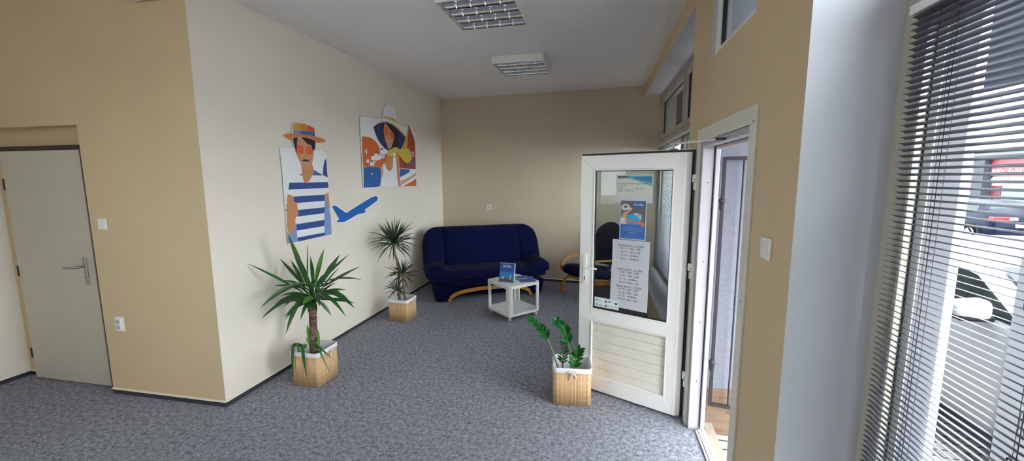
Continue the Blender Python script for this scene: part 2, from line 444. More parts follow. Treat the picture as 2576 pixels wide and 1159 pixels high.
# ------------------------------------------------------------------ poster drawings (metres along the wall, height) and yucca leaves (base, tip, width)
MAN_BASE=[(3.086, 2.037), (3.25, 2.039), (3.252, 2.105), (3.24, 2.107), (3.149, 2.125), (3.131, 2.144), (3.153, 2.159), (3.245, 2.173), (3.255, 2.253), (3.291, 2.271), (3.348, 2.282), (3.431, 2.281), (3.505, 2.269), (3.554, 2.252), (3.557, 2.173), (3.644, 2.172), (3.703, 2.153), (3.715, 2.141), (3.682, 2.122), (3.612, 2.109), (3.56, 2.106), (3.554, 2.062), (3.534, 2.039), (3.692, 2.036), (3.711, 1.774), (3.709, 1.625), (3.709, 1.454), (3.712, 1.287), (3.707, 1.169), (3.213, 1.164), (3.094, 1.165), (3.092, 1.272), (3.094, 1.474), (3.093, 1.825)]
MAN=[('amber', [(3.263, 2.251), (3.29, 2.267), (3.347, 2.278), (3.362, 2.278), (3.355, 2.208), (3.259, 2.196)]), ('orange', [(3.362, 2.278), (3.427, 2.277), (3.463, 2.271), (3.457, 2.21), (3.355, 2.208)]), ('coral', [(3.463, 2.271), (3.501, 2.265), (3.548, 2.25), (3.549, 2.204), (3.457, 2.21)]), ('periwinkle', [(3.259, 2.196), (3.355, 2.208), (3.351, 2.176), (3.259, 2.17)]), ('denim', [(3.355, 2.208), (3.48, 2.21), (3.549, 2.204), (3.552, 2.172), (3.461, 2.176), (3.351, 2.176)]), ('orange', [(3.135, 2.144), (3.156, 2.158), (3.247, 2.17), (3.351, 2.176), (3.461, 2.176), (3.553, 2.171), (3.642, 2.167), (3.703, 2.151), (3.706, 2.14), (3.679, 2.127), (3.612, 2.114), (3.555, 2.108), (3.55, 2.132), (3.489, 2.145), (3.385, 2.148), (3.313, 2.144), (3.255, 2.134), (3.244, 2.108), (3.194, 2.115), (3.153, 2.127)]), ('skin', [(3.309, 2.141), (3.352, 2.144), (3.445, 2.084), (3.479, 2.084), (3.495, 2.053), (3.517, 2.041), (3.506, 1.968), (3.48, 1.903), (3.461, 1.865), (3.429, 1.843), (3.384, 1.845), (3.343, 1.873), (3.33, 1.893), (3.299, 1.938), (3.285, 1.97), (3.27, 1.992), (3.257, 2.037), (3.255, 2.057), (3.283, 2.018), (3.29, 2.059)]), ('tan', [(3.33, 1.893), (3.343, 1.873), (3.384, 1.845), (3.429, 1.843), (3.461, 1.865), (3.48, 1.903), (3.497, 1.839), (3.478, 1.793), (3.432, 1.742), (3.384, 1.714), (3.358, 1.718), (3.337, 1.761)]), ('hair', [(3.255, 2.132), (3.31, 2.14), (3.289, 2.059), (3.287, 1.993), (3.256, 2.064), (3.25, 2.101)]), ('hair', [(3.352, 2.144), (3.429, 2.15), (3.546, 2.132), (3.545, 2.067), (3.529, 2.039), (3.513, 2.041), (3.505, 2.0), (3.498, 2.048), (3.479, 2.084), (3.445, 2.084)]), ('lens', [(3.294, 2.059), (3.305, 2.068), (3.341, 2.071), (3.369, 2.065), (3.378, 2.05), (3.374, 2.003), (3.355, 1.992), (3.311, 1.989), (3.291, 1.993)]), ('lens', [(3.404, 2.052), (3.417, 2.066), (3.474, 2.07), (3.492, 2.058), (3.496, 2.021), (3.489, 1.993), (3.435, 1.989), (3.414, 1.995), (3.404, 2.01)]), ('tan', [(3.392, 1.999), (3.404, 2.0), (3.405, 1.953), (3.378, 1.951)]), ('hair', [(3.343, 1.93), (3.371, 1.937), (3.393, 1.941), (3.419, 1.94), (3.445, 1.929), (3.425, 1.921), (3.395, 1.925), (3.369, 1.919)]), ('navy', [(3.693, 1.958), (3.7, 1.766), (3.626, 1.794), (3.638, 1.858), (3.66, 1.926), (3.679, 1.952)]), ('navy', [(3.288, 1.788), (3.332, 1.805), (3.333, 1.788)]), ('denim', [(3.498, 1.842), (3.622, 1.794), (3.613, 1.788), (3.473, 1.789), (3.49, 1.817)]), ('navy', [(3.163, 1.72), (3.354, 1.72), (3.384, 1.713), (3.403, 1.72), (3.7, 1.721), (3.702, 1.66), (3.144, 1.659)]), ('navy', [(3.202, 1.592), (3.632, 1.593), (3.636, 1.53), (3.241, 1.53), (3.238, 1.538), (3.201, 1.542)]), ('navy', [(3.246, 1.464), (3.622, 1.463), (3.613, 1.403), (3.216, 1.403), (3.247, 1.419), (3.246, 1.438)]), ('navy', [(3.214, 1.333), (3.606, 1.334), (3.597, 1.271), (3.213, 1.273)]), ('navy', [(3.213, 1.206), (3.594, 1.204), (3.601, 1.171), (3.215, 1.167)]), ('periwinkle', [(3.634, 1.592), (3.639, 1.546), (3.703, 1.427), (3.705, 1.288), (3.689, 1.172), (3.604, 1.17), (3.594, 1.205), (3.624, 1.46)]), ('tan', [(3.635, 1.595), (3.698, 1.612), (3.7, 1.53), (3.703, 1.433), (3.667, 1.484)]), ('tan', [(3.705, 1.426), (3.71, 1.287), (3.704, 1.17), (3.691, 1.171), (3.706, 1.288)]), ('tan', [(3.129, 1.614), (3.16, 1.612), (3.201, 1.59), (3.201, 1.542), (3.238, 1.537), (3.245, 1.419), (3.212, 1.404), (3.181, 1.303), (3.147, 1.222), (3.12, 1.253), (3.093, 1.296), (3.1, 1.45)]), ('periwinkle', [(3.092, 1.278), (3.12, 1.251), (3.147, 1.22), (3.183, 1.303), (3.203, 1.356), (3.211, 1.336), (3.209, 1.169), (3.135, 1.168), (3.094, 1.168)]), ('navy', [(3.093, 1.486), (3.103, 1.485), (3.101, 1.468), (3.092, 1.468)]), ('hair', [(3.095, 2.031), (3.102, 2.031), (3.101, 2.024), (3.094, 2.023)]), ('hair', [(3.673, 2.041), (3.683, 2.041), (3.682, 2.032), (3.672, 2.032)]), ('hair', [(3.102, 1.519), (3.11, 1.519), (3.109, 1.511), (3.101, 1.511)])]
WOMAN_BASE=[(4.343, 2.488), (4.775, 2.506), (4.859, 2.527), (4.875, 2.619), (4.905, 2.676), (4.978, 2.72), (5.071, 2.745), (5.17, 2.74), (5.212, 2.703), (5.227, 2.62), (5.229, 2.514), (5.26, 2.492), (5.522, 2.496), (5.57, 2.549), (5.612, 2.543), (5.753, 2.488), (5.783, 2.327), (5.773, 2.066), (5.771, 1.875), (5.765, 1.632), (5.285, 1.642), (5.104, 1.635), (4.737, 1.643), (4.625, 1.641), (4.34, 1.643), (4.344, 1.916), (4.341, 2.257)]
WOMAN=[('orange2', [(4.361, 2.249), (4.469, 2.26), (4.589, 2.247), (4.693, 2.203), (4.752, 2.138), (4.757, 2.079), (4.852, 2.064), (4.932, 2.079), (4.945, 1.986), (4.791, 1.93), (4.77, 1.903), (4.362, 1.896), (4.353, 1.982)]), ('sea', [(4.362, 1.896), (4.75, 1.9), (4.75, 1.747), (4.716, 1.656), (4.625, 1.646), (4.347, 1.647)]), ('rust', [(5.587, 2.546), (5.666, 2.432), (5.767, 2.326), (5.764, 2.089), (5.756, 1.893), (5.249, 1.899), (5.253, 2.086), (5.497, 2.189), (5.51, 2.348)]), ('amber', [(5.575, 2.545), (5.587, 2.515), (5.501, 2.19), (5.351, 2.157), (5.329, 2.178), (5.485, 2.346)]), ('lilac', [(5.58, 2.149), (5.721, 2.152), (5.721, 2.081), (5.587, 2.08)]), ('rust', [(5.602, 2.137), (5.619, 2.138), (5.618, 2.088), (5.6, 2.087)]), ('rust', [(5.64, 2.139), (5.658, 2.14), (5.656, 2.09), (5.638, 2.089)]), ('rust', [(5.679, 2.141), (5.697, 2.142), (5.696, 2.092), (5.677, 2.091)]), ('mauve', [(5.467, 1.978), (5.767, 2.066), (5.76, 1.899), (5.473, 1.904)]), ('rust', [(5.497, 1.956), (5.522, 1.96), (5.517, 1.903), (5.493, 1.902)]), ('rust', [(5.547, 1.958), (5.572, 1.962), (5.568, 1.904), (5.542, 1.903)]), ('rust', [(5.597, 1.959), (5.623, 1.964), (5.619, 1.905), (5.593, 1.905)]), ('rust', [(5.649, 1.961), (5.675, 1.965), (5.67, 1.906), (5.644, 1.906)]), ('rust', [(5.701, 1.962), (5.728, 1.967), (5.723, 1.907), (5.697, 1.907)]), ('sea', [(5.255, 1.894), (5.558, 1.883), (5.543, 1.848), (5.417, 1.812), (5.25, 1.772)]), ('beige', [(5.764, 1.851), (5.762, 1.797), (5.286, 1.658), (5.268, 1.714), (5.668, 1.808)]), ('orange2', [(5.759, 1.755), (5.758, 1.637), (5.332, 1.643), (5.608, 1.708)]), ('skin', [(4.791, 1.93), (4.76, 1.898), (4.743, 1.818), (4.762, 1.747), (4.799, 1.798), (4.82, 1.88), (4.844, 1.931)]), ('white', [(4.851, 1.947), (4.886, 1.891), (4.943, 1.849), (5.021, 1.862), (5.076, 1.938), (5.095, 2.029), (5.149, 2.037), (5.164, 1.951), (5.17, 1.756), (5.182, 1.641), (4.738, 1.648), (4.716, 1.656), (4.756, 1.747), (4.811, 1.818), (4.799, 1.91)]), ('tan', [(4.943, 2.151), (5.053, 2.159), (5.078, 2.034), (5.076, 1.938), (5.021, 1.862), (4.943, 1.849), (4.886, 1.891), (4.857, 1.947), (4.93, 2.048)]), ('yellow', [(4.895, 2.557), (5.036, 2.57), (5.161, 2.558), (5.224, 2.535), (5.222, 2.508), (5.137, 2.529), (5.013, 2.54), (4.883, 2.533)]), ('brim', [(4.623, 2.39), (4.695, 2.429), (4.829, 2.472), (4.948, 2.489), (5.111, 2.473), (5.281, 2.419), (5.466, 2.346), (5.405, 2.25), (5.293, 2.153), (5.173, 2.189), (5.052, 2.154), (4.936, 2.12), (4.803, 2.172), (4.681, 2.27)]), ('yellow', [(4.638, 2.406), (4.753, 2.464), (4.889, 2.496), (5.03, 2.5), (5.219, 2.471), (5.372, 2.412), (5.474, 2.356), (5.461, 2.344), (5.282, 2.424), (5.111, 2.473), (4.948, 2.489), (4.829, 2.474), (4.695, 2.429)]), ('hair', [(4.904, 2.483), (4.948, 2.489), (5.131, 2.46), (5.247, 2.41), (5.249, 2.302), (5.266, 2.239), (5.228, 2.182), (5.162, 2.188), (5.053, 2.159), (5.045, 2.19), (5.115, 2.269), (5.133, 2.355), (5.004, 2.435)]), ('hair', [(4.805, 2.411), (4.871, 2.471), (4.882, 2.37), (4.889, 2.27), (4.862, 2.297), (4.849, 2.366)]), ('skin', [(4.908, 2.482), (5.003, 2.424), (5.122, 2.354), (5.12, 2.28), (5.079, 2.224), (5.031, 2.155), (4.948, 2.147), (4.941, 2.182), (4.887, 2.249), (4.864, 2.318), (4.858, 2.407)]), ('lens', [(4.867, 2.424), (4.923, 2.435), (4.965, 2.41), (4.96, 2.348), (4.922, 2.303), (4.873, 2.314), (4.862, 2.368)]), ('lens', [(5.003, 2.383), (5.053, 2.404), (5.122, 2.354), (5.112, 2.29), (5.072, 2.265), (5.022, 2.292)]), ('white', [(4.952, 2.255), (4.992, 2.25), (4.977, 2.241)]), ('tan', [(5.145, 2.117), (5.223, 2.127), (5.249, 2.085), (5.235, 1.866), (5.248, 1.756), (5.267, 1.645), (5.193, 1.641), (5.17, 1.756), (5.164, 1.951), (5.149, 2.037)]), ('yellow', [(4.936, 2.12), (5.063, 2.154), (5.173, 2.189), (5.237, 2.166), (5.292, 2.137), (5.448, 2.186), (5.558, 2.188), (5.589, 2.104), (5.649, 2.054), (5.554, 1.987), (5.467, 1.972), (5.362, 2.013), (5.252, 2.075), (5.223, 2.122), (5.145, 2.114), (5.067, 2.086), (5.16, 2.032), (5.074, 2.039), (4.992, 2.061), (4.933, 2.043)]), ('white', [(4.535, 2.033), (4.615, 2.037), (4.618, 2.071), (4.687, 2.075), (4.687, 2.035), (4.717, 2.057), (4.765, 2.064), (4.765, 2.004), (4.682, 1.981), (4.53, 1.98)]), ('navy', [(4.617, 2.069), (4.629, 2.094), (4.657, 2.107), (4.683, 2.094), (4.687, 2.073)]), ('navy', [(4.534, 2.031), (4.545, 2.048), (4.562, 2.048), (4.57, 2.032)]), ('navy', [(4.76, 2.119), (4.771, 2.14), (4.791, 2.151), (4.812, 2.14), (4.816, 2.123)]), ('lilac', [(4.747, 2.075), (4.857, 2.082), (4.851, 2.015), (4.769, 2.009)]), ('white', [(4.431, 1.985), (4.482, 1.989), (4.484, 1.946), (4.433, 1.947)]), ('white', [(4.502, 1.955), (4.595, 1.958), (4.594, 1.911), (4.499, 1.911)]), ('lilac', [(4.573, 1.977), (4.633, 1.979), (4.63, 1.944), (4.597, 1.943), (4.595, 1.958), (4.572, 1.957)]), ('white', [(4.379, 2.085), (4.425, 2.079), (4.432, 2.107), (4.456, 2.109), (4.445, 2.08), (4.449, 2.069), (4.441, 2.044), (4.428, 2.043), (4.423, 2.064)]), ('white', [(4.378, 1.894), (4.42, 1.894), (4.419, 1.887), (4.379, 1.887)]), ('white', [(4.515, 1.82), (4.554, 1.82), (4.553, 1.806), (4.523, 1.804)]), ('hair', [(4.356, 2.488), (4.369, 2.49), (4.368, 2.481), (4.355, 2.479)]), ('hair', [(5.083, 2.732), (5.1, 2.735), (5.099, 2.725), (5.082, 2.722)]), ('hair', [(4.746, 1.656), (4.762, 1.656), (4.761, 1.646), (4.745, 1.646)]), ('hair', [(5.093, 1.656), (5.11, 1.655), (5.11, 1.645), (5.092, 1.645)]), ('hair', [(5.737, 2.483), (5.758, 2.485), (5.757, 2.473), (5.736, 2.471)])]
JET=[(3.758, 1.46), (3.789, 1.47), (3.824, 1.465), (3.988, 1.374), (4.014, 1.375), (4.296, 1.461), (4.546, 1.528), (4.627, 1.535), (4.676, 1.519), (4.655, 1.475), (4.538, 1.437), (4.363, 1.38), (4.384, 1.353), (4.329, 1.335), (4.242, 1.343), (4.059, 1.299), (3.953, 1.273), (3.867, 1.282), (3.83, 1.283), (3.825, 1.298), (3.865, 1.314)]
JET_BASE=[(3.744, 1.464), (3.785, 1.479), (3.827, 1.472), (3.989, 1.384), (4.01, 1.384), (4.297, 1.471), (4.547, 1.539), (4.632, 1.546), (4.696, 1.522), (4.675, 1.47), (4.55, 1.429), (4.377, 1.376), (4.402, 1.35), (4.337, 1.324), (4.244, 1.332), (4.064, 1.289), (3.952, 1.264), (3.866, 1.273), (3.825, 1.273), (3.808, 1.299), (3.855, 1.318)]
YUCCA=[((-2.582, 2.858, 0.898), (-2.8, 2.624, 1.081), 0.6), ((-2.604, 2.918, 0.908), (-2.8, 2.944, 1.062), 0.8), ((-2.527, 2.872, 0.929), (-2.534, 2.772, 1.306), 1.3), ((-2.621, 2.942, 0.965), (-2.8, 3.074, 1.02), 0.7), ((-2.528, 2.9, 0.852), (-2.458, 2.9, 1.223), 0.35), ((-2.474, 2.935, 0.898), (-2.723, 3.06, 1.1), 0.7), ((-2.401, 2.882, 0.914), (-2.376, 2.82, 1.123), 1.0), ((-2.358, 2.882, 0.923), (-2.237, 2.82, 1.189), 1.2), ((-2.397, 2.952, 0.961), (-2.241, 3.14, 1.081), 0.8), ((-2.28, 2.9, 0.929), (-2.152, 2.9, 1.129), 1.1), ((-2.259, 2.865, 0.945), (-2.04, 2.74, 1.061), 0.9), ((-2.245, 2.918, 0.92), (-2.023, 2.98, 1.016), 0.9), ((-2.246, 2.865, 0.927), (-1.85, 2.74, 0.968), 0.8), ((-2.32, 2.935, 0.849), (-2.226, 3.06, 0.778), 0.8), ((-2.265, 2.952, 0.802), (-2.264, 3.14, 0.67), 0.4), ((-2.32, 2.928, 0.774), (-2.132, 3.028, 0.673), 0.7), ((-2.254, 2.858, 0.848), (-1.906, 2.708, 0.743), 1.1), ((-2.306, 2.9, 0.764), (-2.132, 2.9, 0.594), 0.9), ((-2.38, 2.918, 0.716), (-2.335, 2.98, 0.555), 0.8), ((-2.338, 2.83, 0.82), (-2.121, 2.58, 0.787), 1.2), ((-2.353, 2.823, 0.827), (-2.244, 2.548, 0.802), 1.2), ((-2.53, 2.847, 0.816), (-2.527, 2.66, 0.494), 1.1), ((-2.498, 2.83, 0.928), (-2.673, 2.58, 0.733), 1.3), ((-2.659, 2.9, 0.781), (-2.8, 2.705, 0.59), 0.8), ((-2.634, 2.935, 0.733), (-2.8, 2.826, 0.648), 0.8), ((-2.619, 2.9, 0.731), (-2.8, 2.833, 0.631), 0.8), ((-2.6, 2.942, 0.857), (-2.8, 2.865, 0.835), 0.5), ((-2.592, 2.952, 0.796), (-2.8, 2.944, 0.865), 0.6), ((-2.33, 2.963, 0.809), (-2.359, 3.188, 0.718), 0.4), ((-2.487, 2.882, 0.732), (-2.434, 2.82, 0.629), 0.8), ((-2.179, 2.812, 0.931), (-2.16, 2.5, 0.992), 1.3), ((-2.422, 2.952, 0.909), (-2.426, 3.14, 0.93), 1.0), ((-2.547, 2.963, 0.822), (-2.8, 3.071, 0.724), 0.7), ((-2.445, 2.97, 0.8), (-2.457, 3.22, 0.682), 0.7)]
SPROUT=[((-2.526, 2.86, 0.258), (-2.567, 2.742, 0.055), 0.7), ((-2.506, 2.86, 0.305), (-2.426, 2.742, 0.079), 0.7), ((-2.454, 2.86, 0.332), (-2.194, 2.742, 0.149), 0.7), ((-2.462, 2.86, 0.339), (-2.312, 2.991, 0.125), 0.7), ((-2.484, 2.86, 0.367), (-2.476, 2.85, 0.52), 0.7), ((-2.38, 2.86, 0.332), (-2.467, 2.95, 0.45), 0.7), ((-2.529, 2.86, 0.333), (-2.498, 2.8, 0.295), 0.7), ((-2.479, 2.86, 0.323), (-2.462, 2.8, 0.423), 0.7)]
# ================================================================== the room shell
def struct(o, label=None, cat=None):
    o['kind'] = 'structure'
    if label: o['label'] = label; o['category'] = cat
    return o

Y_REAR = -2.6
X_SIDE = -5.071
# floor
b = MB(); b.box(X_SIDE - 0.15, 0.665, Y_REAR, 6.95, -0.12, 0.0)
struct(b.build('floor', 'carpet_grey'), 'grey flecked carpet floor', 'floor')
# ceiling
b = MB(); b.box(X_SIDE - 0.15, 1.1, Y_REAR - 0.15, 7.0, H, H + 0.15)
struct(b.build('ceiling', 'ceiling_white'), 'plain white ceiling with two louvre lights', 'ceiling')
# poster wall
b = MB(); b.prism([(-2.888, 6.847), (-2.842, 2.357), (-2.97, 2.50), (-3.04, 6.95)], 0, H)
struct(b.build('wall_left', 'cream_paint'), 'cream wall carrying the travel posters', 'wall')
# wall with the inner door: right of the recess, above it, and the back of the shallow recess
b = MB(); b.prism([FW(-3.949, 0, 0)[:2], (-2.842, 2.357), (-2.97, 2.50), FW(-3.949, -.15, 0)[:2]], 0, H)
b.T = FW
b.box(-5.071, -3.949, -0.2, 0.0, 2.172, H)
b.box(-5.071, -3.949, -0.2, -0.115, 0, 2.172)
struct(b.build('wall_front', 'tan_paint'), 'tan wall around the white inner door', 'wall')
SY0, SY1, SZ0, SZ1 = -2.4, -0.45, 1.1, 2.35
b = MB()
for A in ((Y_REAR, SY0, 0, H), (SY1, 2.5, 0, H), (SY0, SY1, 0, SZ0), (SY0, SY1, SZ1, H)): b.box(X_SIDE - 0.15, X_SIDE, A[0], A[1], A[2], A[3])
struct(b.build('wall_side', 'cream_paint'), 'pale wall meeting the inner door on its left', 'wall')
b = MB(BWp); b.box(-3.04, 0.86, -0.18, 0.0, 0, H)
struct(b.build('wall_back', 'beige_paint'), 'tan far wall behind the navy sofa', 'wall')
# plain wall behind the viewer; an unseen side window is added there for extra daylight
b = MB(); b.box(X_SIDE - 0.15, 1.1, Y_REAR - 0.15, Y_REAR, 0, H)
struct(b.build('wall_rear', 'cream_paint'), 'wall behind the viewer', 'wall')
w4 = thing('fill_window', 'unseen window added in the side wall behind the viewer for extra daylight', 'window', (X_SIDE, (SY0 + SY1) / 2, SZ0), kind='structure')
b = MB()
for y in (SY0, (SY0 + SY1) / 2 - .03, SY1 - .06): b.box(X_SIDE - .1, X_SIDE - .03, y, y + .06, SZ0, SZ1)
b.build('window_frame', 'pvc_white', w4)
b = MB(); b.box(X_SIDE - .07, X_SIDE - .064, SY0 + .06, SY1 - .06, SZ0, SZ1); b.build('glass_pane', 'pane', w4)

# street wall with two window bays, the entrance and a fanlight over it
TH = 0.47
FARW = (3.28, 6.64); NEARW = (-0.9, 1.545); DOOR = (1.99, 3.0); FAN = (2.058, 2.776)
SILL = 0.345; HEAD = 2.965; DHEAD = 2.01; FZ = (2.463, 3.02)
b = MB(lambda y, t, z: RW(y, t, z))
def rwbox(y0, y1, z0, z1, t0=0.0, t1=TH):
    b.box(y0, y1, t0, t1, z0, z1)
rwbox(FARW[0], 6.9, HEAD, H); rwbox(FARW[0], 6.9, 0, SILL); rwbox(FARW[1], 6.9, SILL, HEAD)
rwbox(DOOR[1], FARW[0], 0, H)
rwbox(DOOR[0], DOOR[1], DHEAD, FZ[0]); rwbox(DOOR[0], DOOR[1], FZ[1], H)
rwbox(DOOR[0], FAN[0], FZ[0], FZ[1]); rwbox(FAN[1], DOOR[1], FZ[0], FZ[1])
rwbox(NEARW[1], DOOR[0], 0, H)
rwbox(NEARW[0], NEARW[1], HEAD, H); rwbox(NEARW[0], NEARW[1], 0, SILL)
rwbox(Y_REAR, NEARW[0], 0, H)
# paint: room face tan, everything inside the window bays white, street side stucco
for i, f in enumerate(b.f):
    P = [Vector(b.v[k]) for k in f]
    c = sum(P, Vector()) / 4
    t = c.x - RW(c.y, 0, 0)[0]
    if t > 0.005: b.m[i] = 1
    if t > TH - 0.005: b.m[i] = 2
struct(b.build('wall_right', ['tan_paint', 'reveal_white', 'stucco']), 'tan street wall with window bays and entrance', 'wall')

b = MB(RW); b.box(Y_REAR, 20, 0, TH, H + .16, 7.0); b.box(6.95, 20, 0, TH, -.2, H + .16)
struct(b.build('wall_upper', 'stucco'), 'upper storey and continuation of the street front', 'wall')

# carpet skirting with its pale top edge
def skirting(name, pts, label):
    """pts: plan points along the wall foot, room to the right of the walking direction"""
    bm_, be = MB(), MB()
    for (p, q) in zip(pts[:-1], pts[1:]):
        d = (Vector(q) - Vector(p)); n = Vector((d.y, -d.x)).normalized()
        p2, q2 = Vector(p) + n * 0.006, Vector(q) + n * 0.006
        bm_.prism([tuple(p), tuple(q), tuple(q2), tuple(p2)], 0.0, 0.037)
        p3, q3 = Vector(p) + n * 0.009, Vector(q) + n * 0.009
        be.prism([tuple(p), tuple(q), tuple(q3), tuple(p3)], 0.037, 0.050)
    o = struct(bm_.build(name, 'carpet_strip'), label, 'skirting')
    be.build('top_edge', 'strip_edge', o)
    return o
skirting('baseboard_left', [(-2.842, 2.357), (-2.8885, 6.845)], 'dark carpet skirting under the posters')
skirting('baseboard_front', [FW(-3.947, 0, 0)[:2], FW(-2.842, 0, 0)[:2]], 'dark carpet skirting right of the inner door')
skirting('baseboard_side', [(X_SIDE, Y_REAR), (X_SIDE, 2.399), FW(-4.92, -0.115, 0)[:2]], 'dark carpet skirting left of the inner door')
skirting('baseboard_back', [(-2.888, 6.8465), BWp(0.52, 0, 0)[:2]], 'dark carpet skirting on the far wall')

# ------------------------------------------------------------------ inner door
d1 = thing('door_1', 'plain pale grey inner door with satin lever handle', 'door', FW(-4.49, -0.02, 0), kind='structure')
NB = -0.115
b = MB(FW)
b.box(-4.069, -3.952, NB, NB + 0.045, 0, 2.008); b.box(-5.069, -4.069, NB, NB + 0.045, 1.994, 2.03)
b.build('door_frame', 'door_frame_brown', d1)
b = MB(FW); b.box(-4.917, -4.070, NB + 0.012, NB + 0.052, 0.012, 1.992)
leaf = b.build('door_leaf', 'door_paint', d1, bevel=0.003)
hb = MB(FW)
hb.box(-4.178, -4.142, NB + 0.053, NB + 0.061, 0.895, 1.125)
hp = hb.build('handle_plate', 'steel_satin', d1, bevel=0.006)
hb = MB(); yy = NB + 0.06
hb.tube([FW(-4.158, yy, 1.052), FW(-4.158, yy + 0.045, 1.052), FW(-4.165, yy + 0.055, 1.052), FW(-4.2, yy + 0.058, 1.048), FW(-4.3, yy + 0.055, 1.045)], [0.009, 0.009, 0.0105, 0.0095, 0.008], 8)
hb.build('lever', 'steel_satin', d1)
hb = MB(); hb.lathe([(0.005, 0), (0.005, 0.004)], FW(-4.16, NB + 0.064, 0.965), 'y', 10); hb.build('keyhole', 'keyhole', d1)
for z in (0.24, 0.98, 1.72):
    hb = MB(); hb.tube([FW(-4.925, NB + 0.05, z - 0.045), FW(-4.925, NB + 0.05, z + 0.045)], 0.0085, 8); hb.build('hinge', 'door_frame_brown', d1)

# ------------------------------------------------------------------ windows
def window(name, y0, y1, label, bays, ztop=HEAD, t0=0.27, mull=0.07):
    """pvc window: outer frame, bar at 2.27 m, one lower and one upper light per bay"""
    w = thing(name, label, 'window', RW((y0 + y1) / 2, t0, SILL), kind='structure')
    b = MB(RW); f = 0.055; ZB = (2.235, 2.315)
    b.box(y0, y0 + f, t0, t0 + 0.07, SILL, ztop); b.box(y1 - f, y1, t0, t0 + 0.07, SILL, ztop)
    b.box(y0 + f, y1 - f, t0, t0 + 0.07, SILL, SILL + f); b.box(y0 + f, y1 - f, t0, t0 + 0.07, ztop - f, ztop)
    edges = [y0 + f] + [v for m_ in bays for v in (m_ - mull / 2, m_ + mull / 2)] + [y1 - f]
    for m_ in bays: b.box(m_ - mull / 2, m_ + mull / 2, t0, t0 + 0.07, SILL + f, ztop - f)
    for k in range(0, len(edges), 2):
        b.box(edges[k], edges[k + 1], t0, t0 + 0.07, ZB[0], ZB[1])
    b.build('window_frame', 'pvc_beige', w, bevel=0.004, seg=1)
    for k in range(0, len(edges), 2):
        a, c = edges[k], edges[k + 1]
        for z0, z1 in ((SILL + f, ZB[0]), (ZB[1], ztop - f)):
            s = 0.06
            q = MB(RW)
            q.box(a, a + s, t0 - 0.012, t0 + 0.06, z0, z1); q.box(c - s, c, t0 - 0.012, t0 + 0.06, z0, z1)
            q.box(a + s, c - s, t0 - 0.012, t0 + 0.06, z0, z0 + s); q.box(a + s, c - s, t0 - 0.012, t0 + 0.06, z1 - s, z1)
            so = q.build('sash', 'pvc_beige', w, bevel=0.004, seg=1)
            g = MB(RW); e = 0.005
            for A in ((a + s, a + s + e, z0 + s, z1 - s), (c - s - e, c - s, z0 + s, z1 - s), (a + s, c - s, z0 + s, z0 + s + e), (a + s, c - s, z1 - s - e, z1 - s)):
                g.box(A[0], A[1], t0 + 0.012, t0 + 0.034, A[2], A[3])
            g.build('glazing_seal', 'gasket', so)
            g = MB(RW); g.box(a + s, c - s, t0 + 0.02, t0 + 0.026, z0 + s, z1 - s)
            g.build('glass_pane', 'pane', so)
    return w
window('window_1', NEARW[0] + 0.0, NEARW[1], 'near white street window behind the dark blind', [-0.02], t0=0.25)
window('window_2', FARW[0], FARW[1] - 0.01, 'far white street window beyond the open door', [4.93], t0=0.27)
# window boards
for nm, a, c, t, lb in (('trim_1', FARW[0], FARW[1], 0.27, 'pale window board of the far bay'), ('trim_2', NEARW[0], NEARW[1], 0.25, 'pale window board of the near bay')):
    b = MB(RW); b.box(a, c, -0.012, t, SILL, SILL + 0.02); struct(b.build(nm, 'reveal_white', bevel=0.004), lb, 'window board')
# fanlight over the entrance
w3 = thing('window_3', 'small fanlight high above the entrance door', 'window', RW(2.42, 0.06, FZ[0]), kind='structure')
b = MB(RW); t0 = 0.02
b.box(FAN[0], FAN[0] + .045, t0, t0 + .07, *FZ); b.box(FAN[1] - .045, FAN[1], t0, t0 + .07, *FZ)
b.box(FAN[0] + .045, FAN[1] - .045, t0, t0 + .07, FZ[0], FZ[0] + .045); b.box(FAN[0] + .045, FAN[1] - .045, t0, t0 + .07, FZ[1] - .045, FZ[1])
b.build('window_frame', 'pvc_white', w3, bevel=0.004, seg=1)
b = MB(RW)
for A in ((FAN[0] + .045, FAN[0] + .052, FZ[0] + .045, FZ[1] - .045), (FAN[1] - .052, FAN[1] - .045, FZ[0] + .045, FZ[1] - .045), (FAN[0] + .045, FAN[1] - .045, FZ[0] + .045, FZ[0] + .052)):
    b.box(A[0], A[1], t0 + .02, t0 + .045, A[2], A[3])
b.build('glazing_seal', 'gasket', w3)
b = MB(RW); b.box(FAN[0] + .045, FAN[1] - .045, t0 + .03, t0 + .036, FZ[0] + .045, FZ[1] - .045); b.build('glass_pane', 'pane', w3)

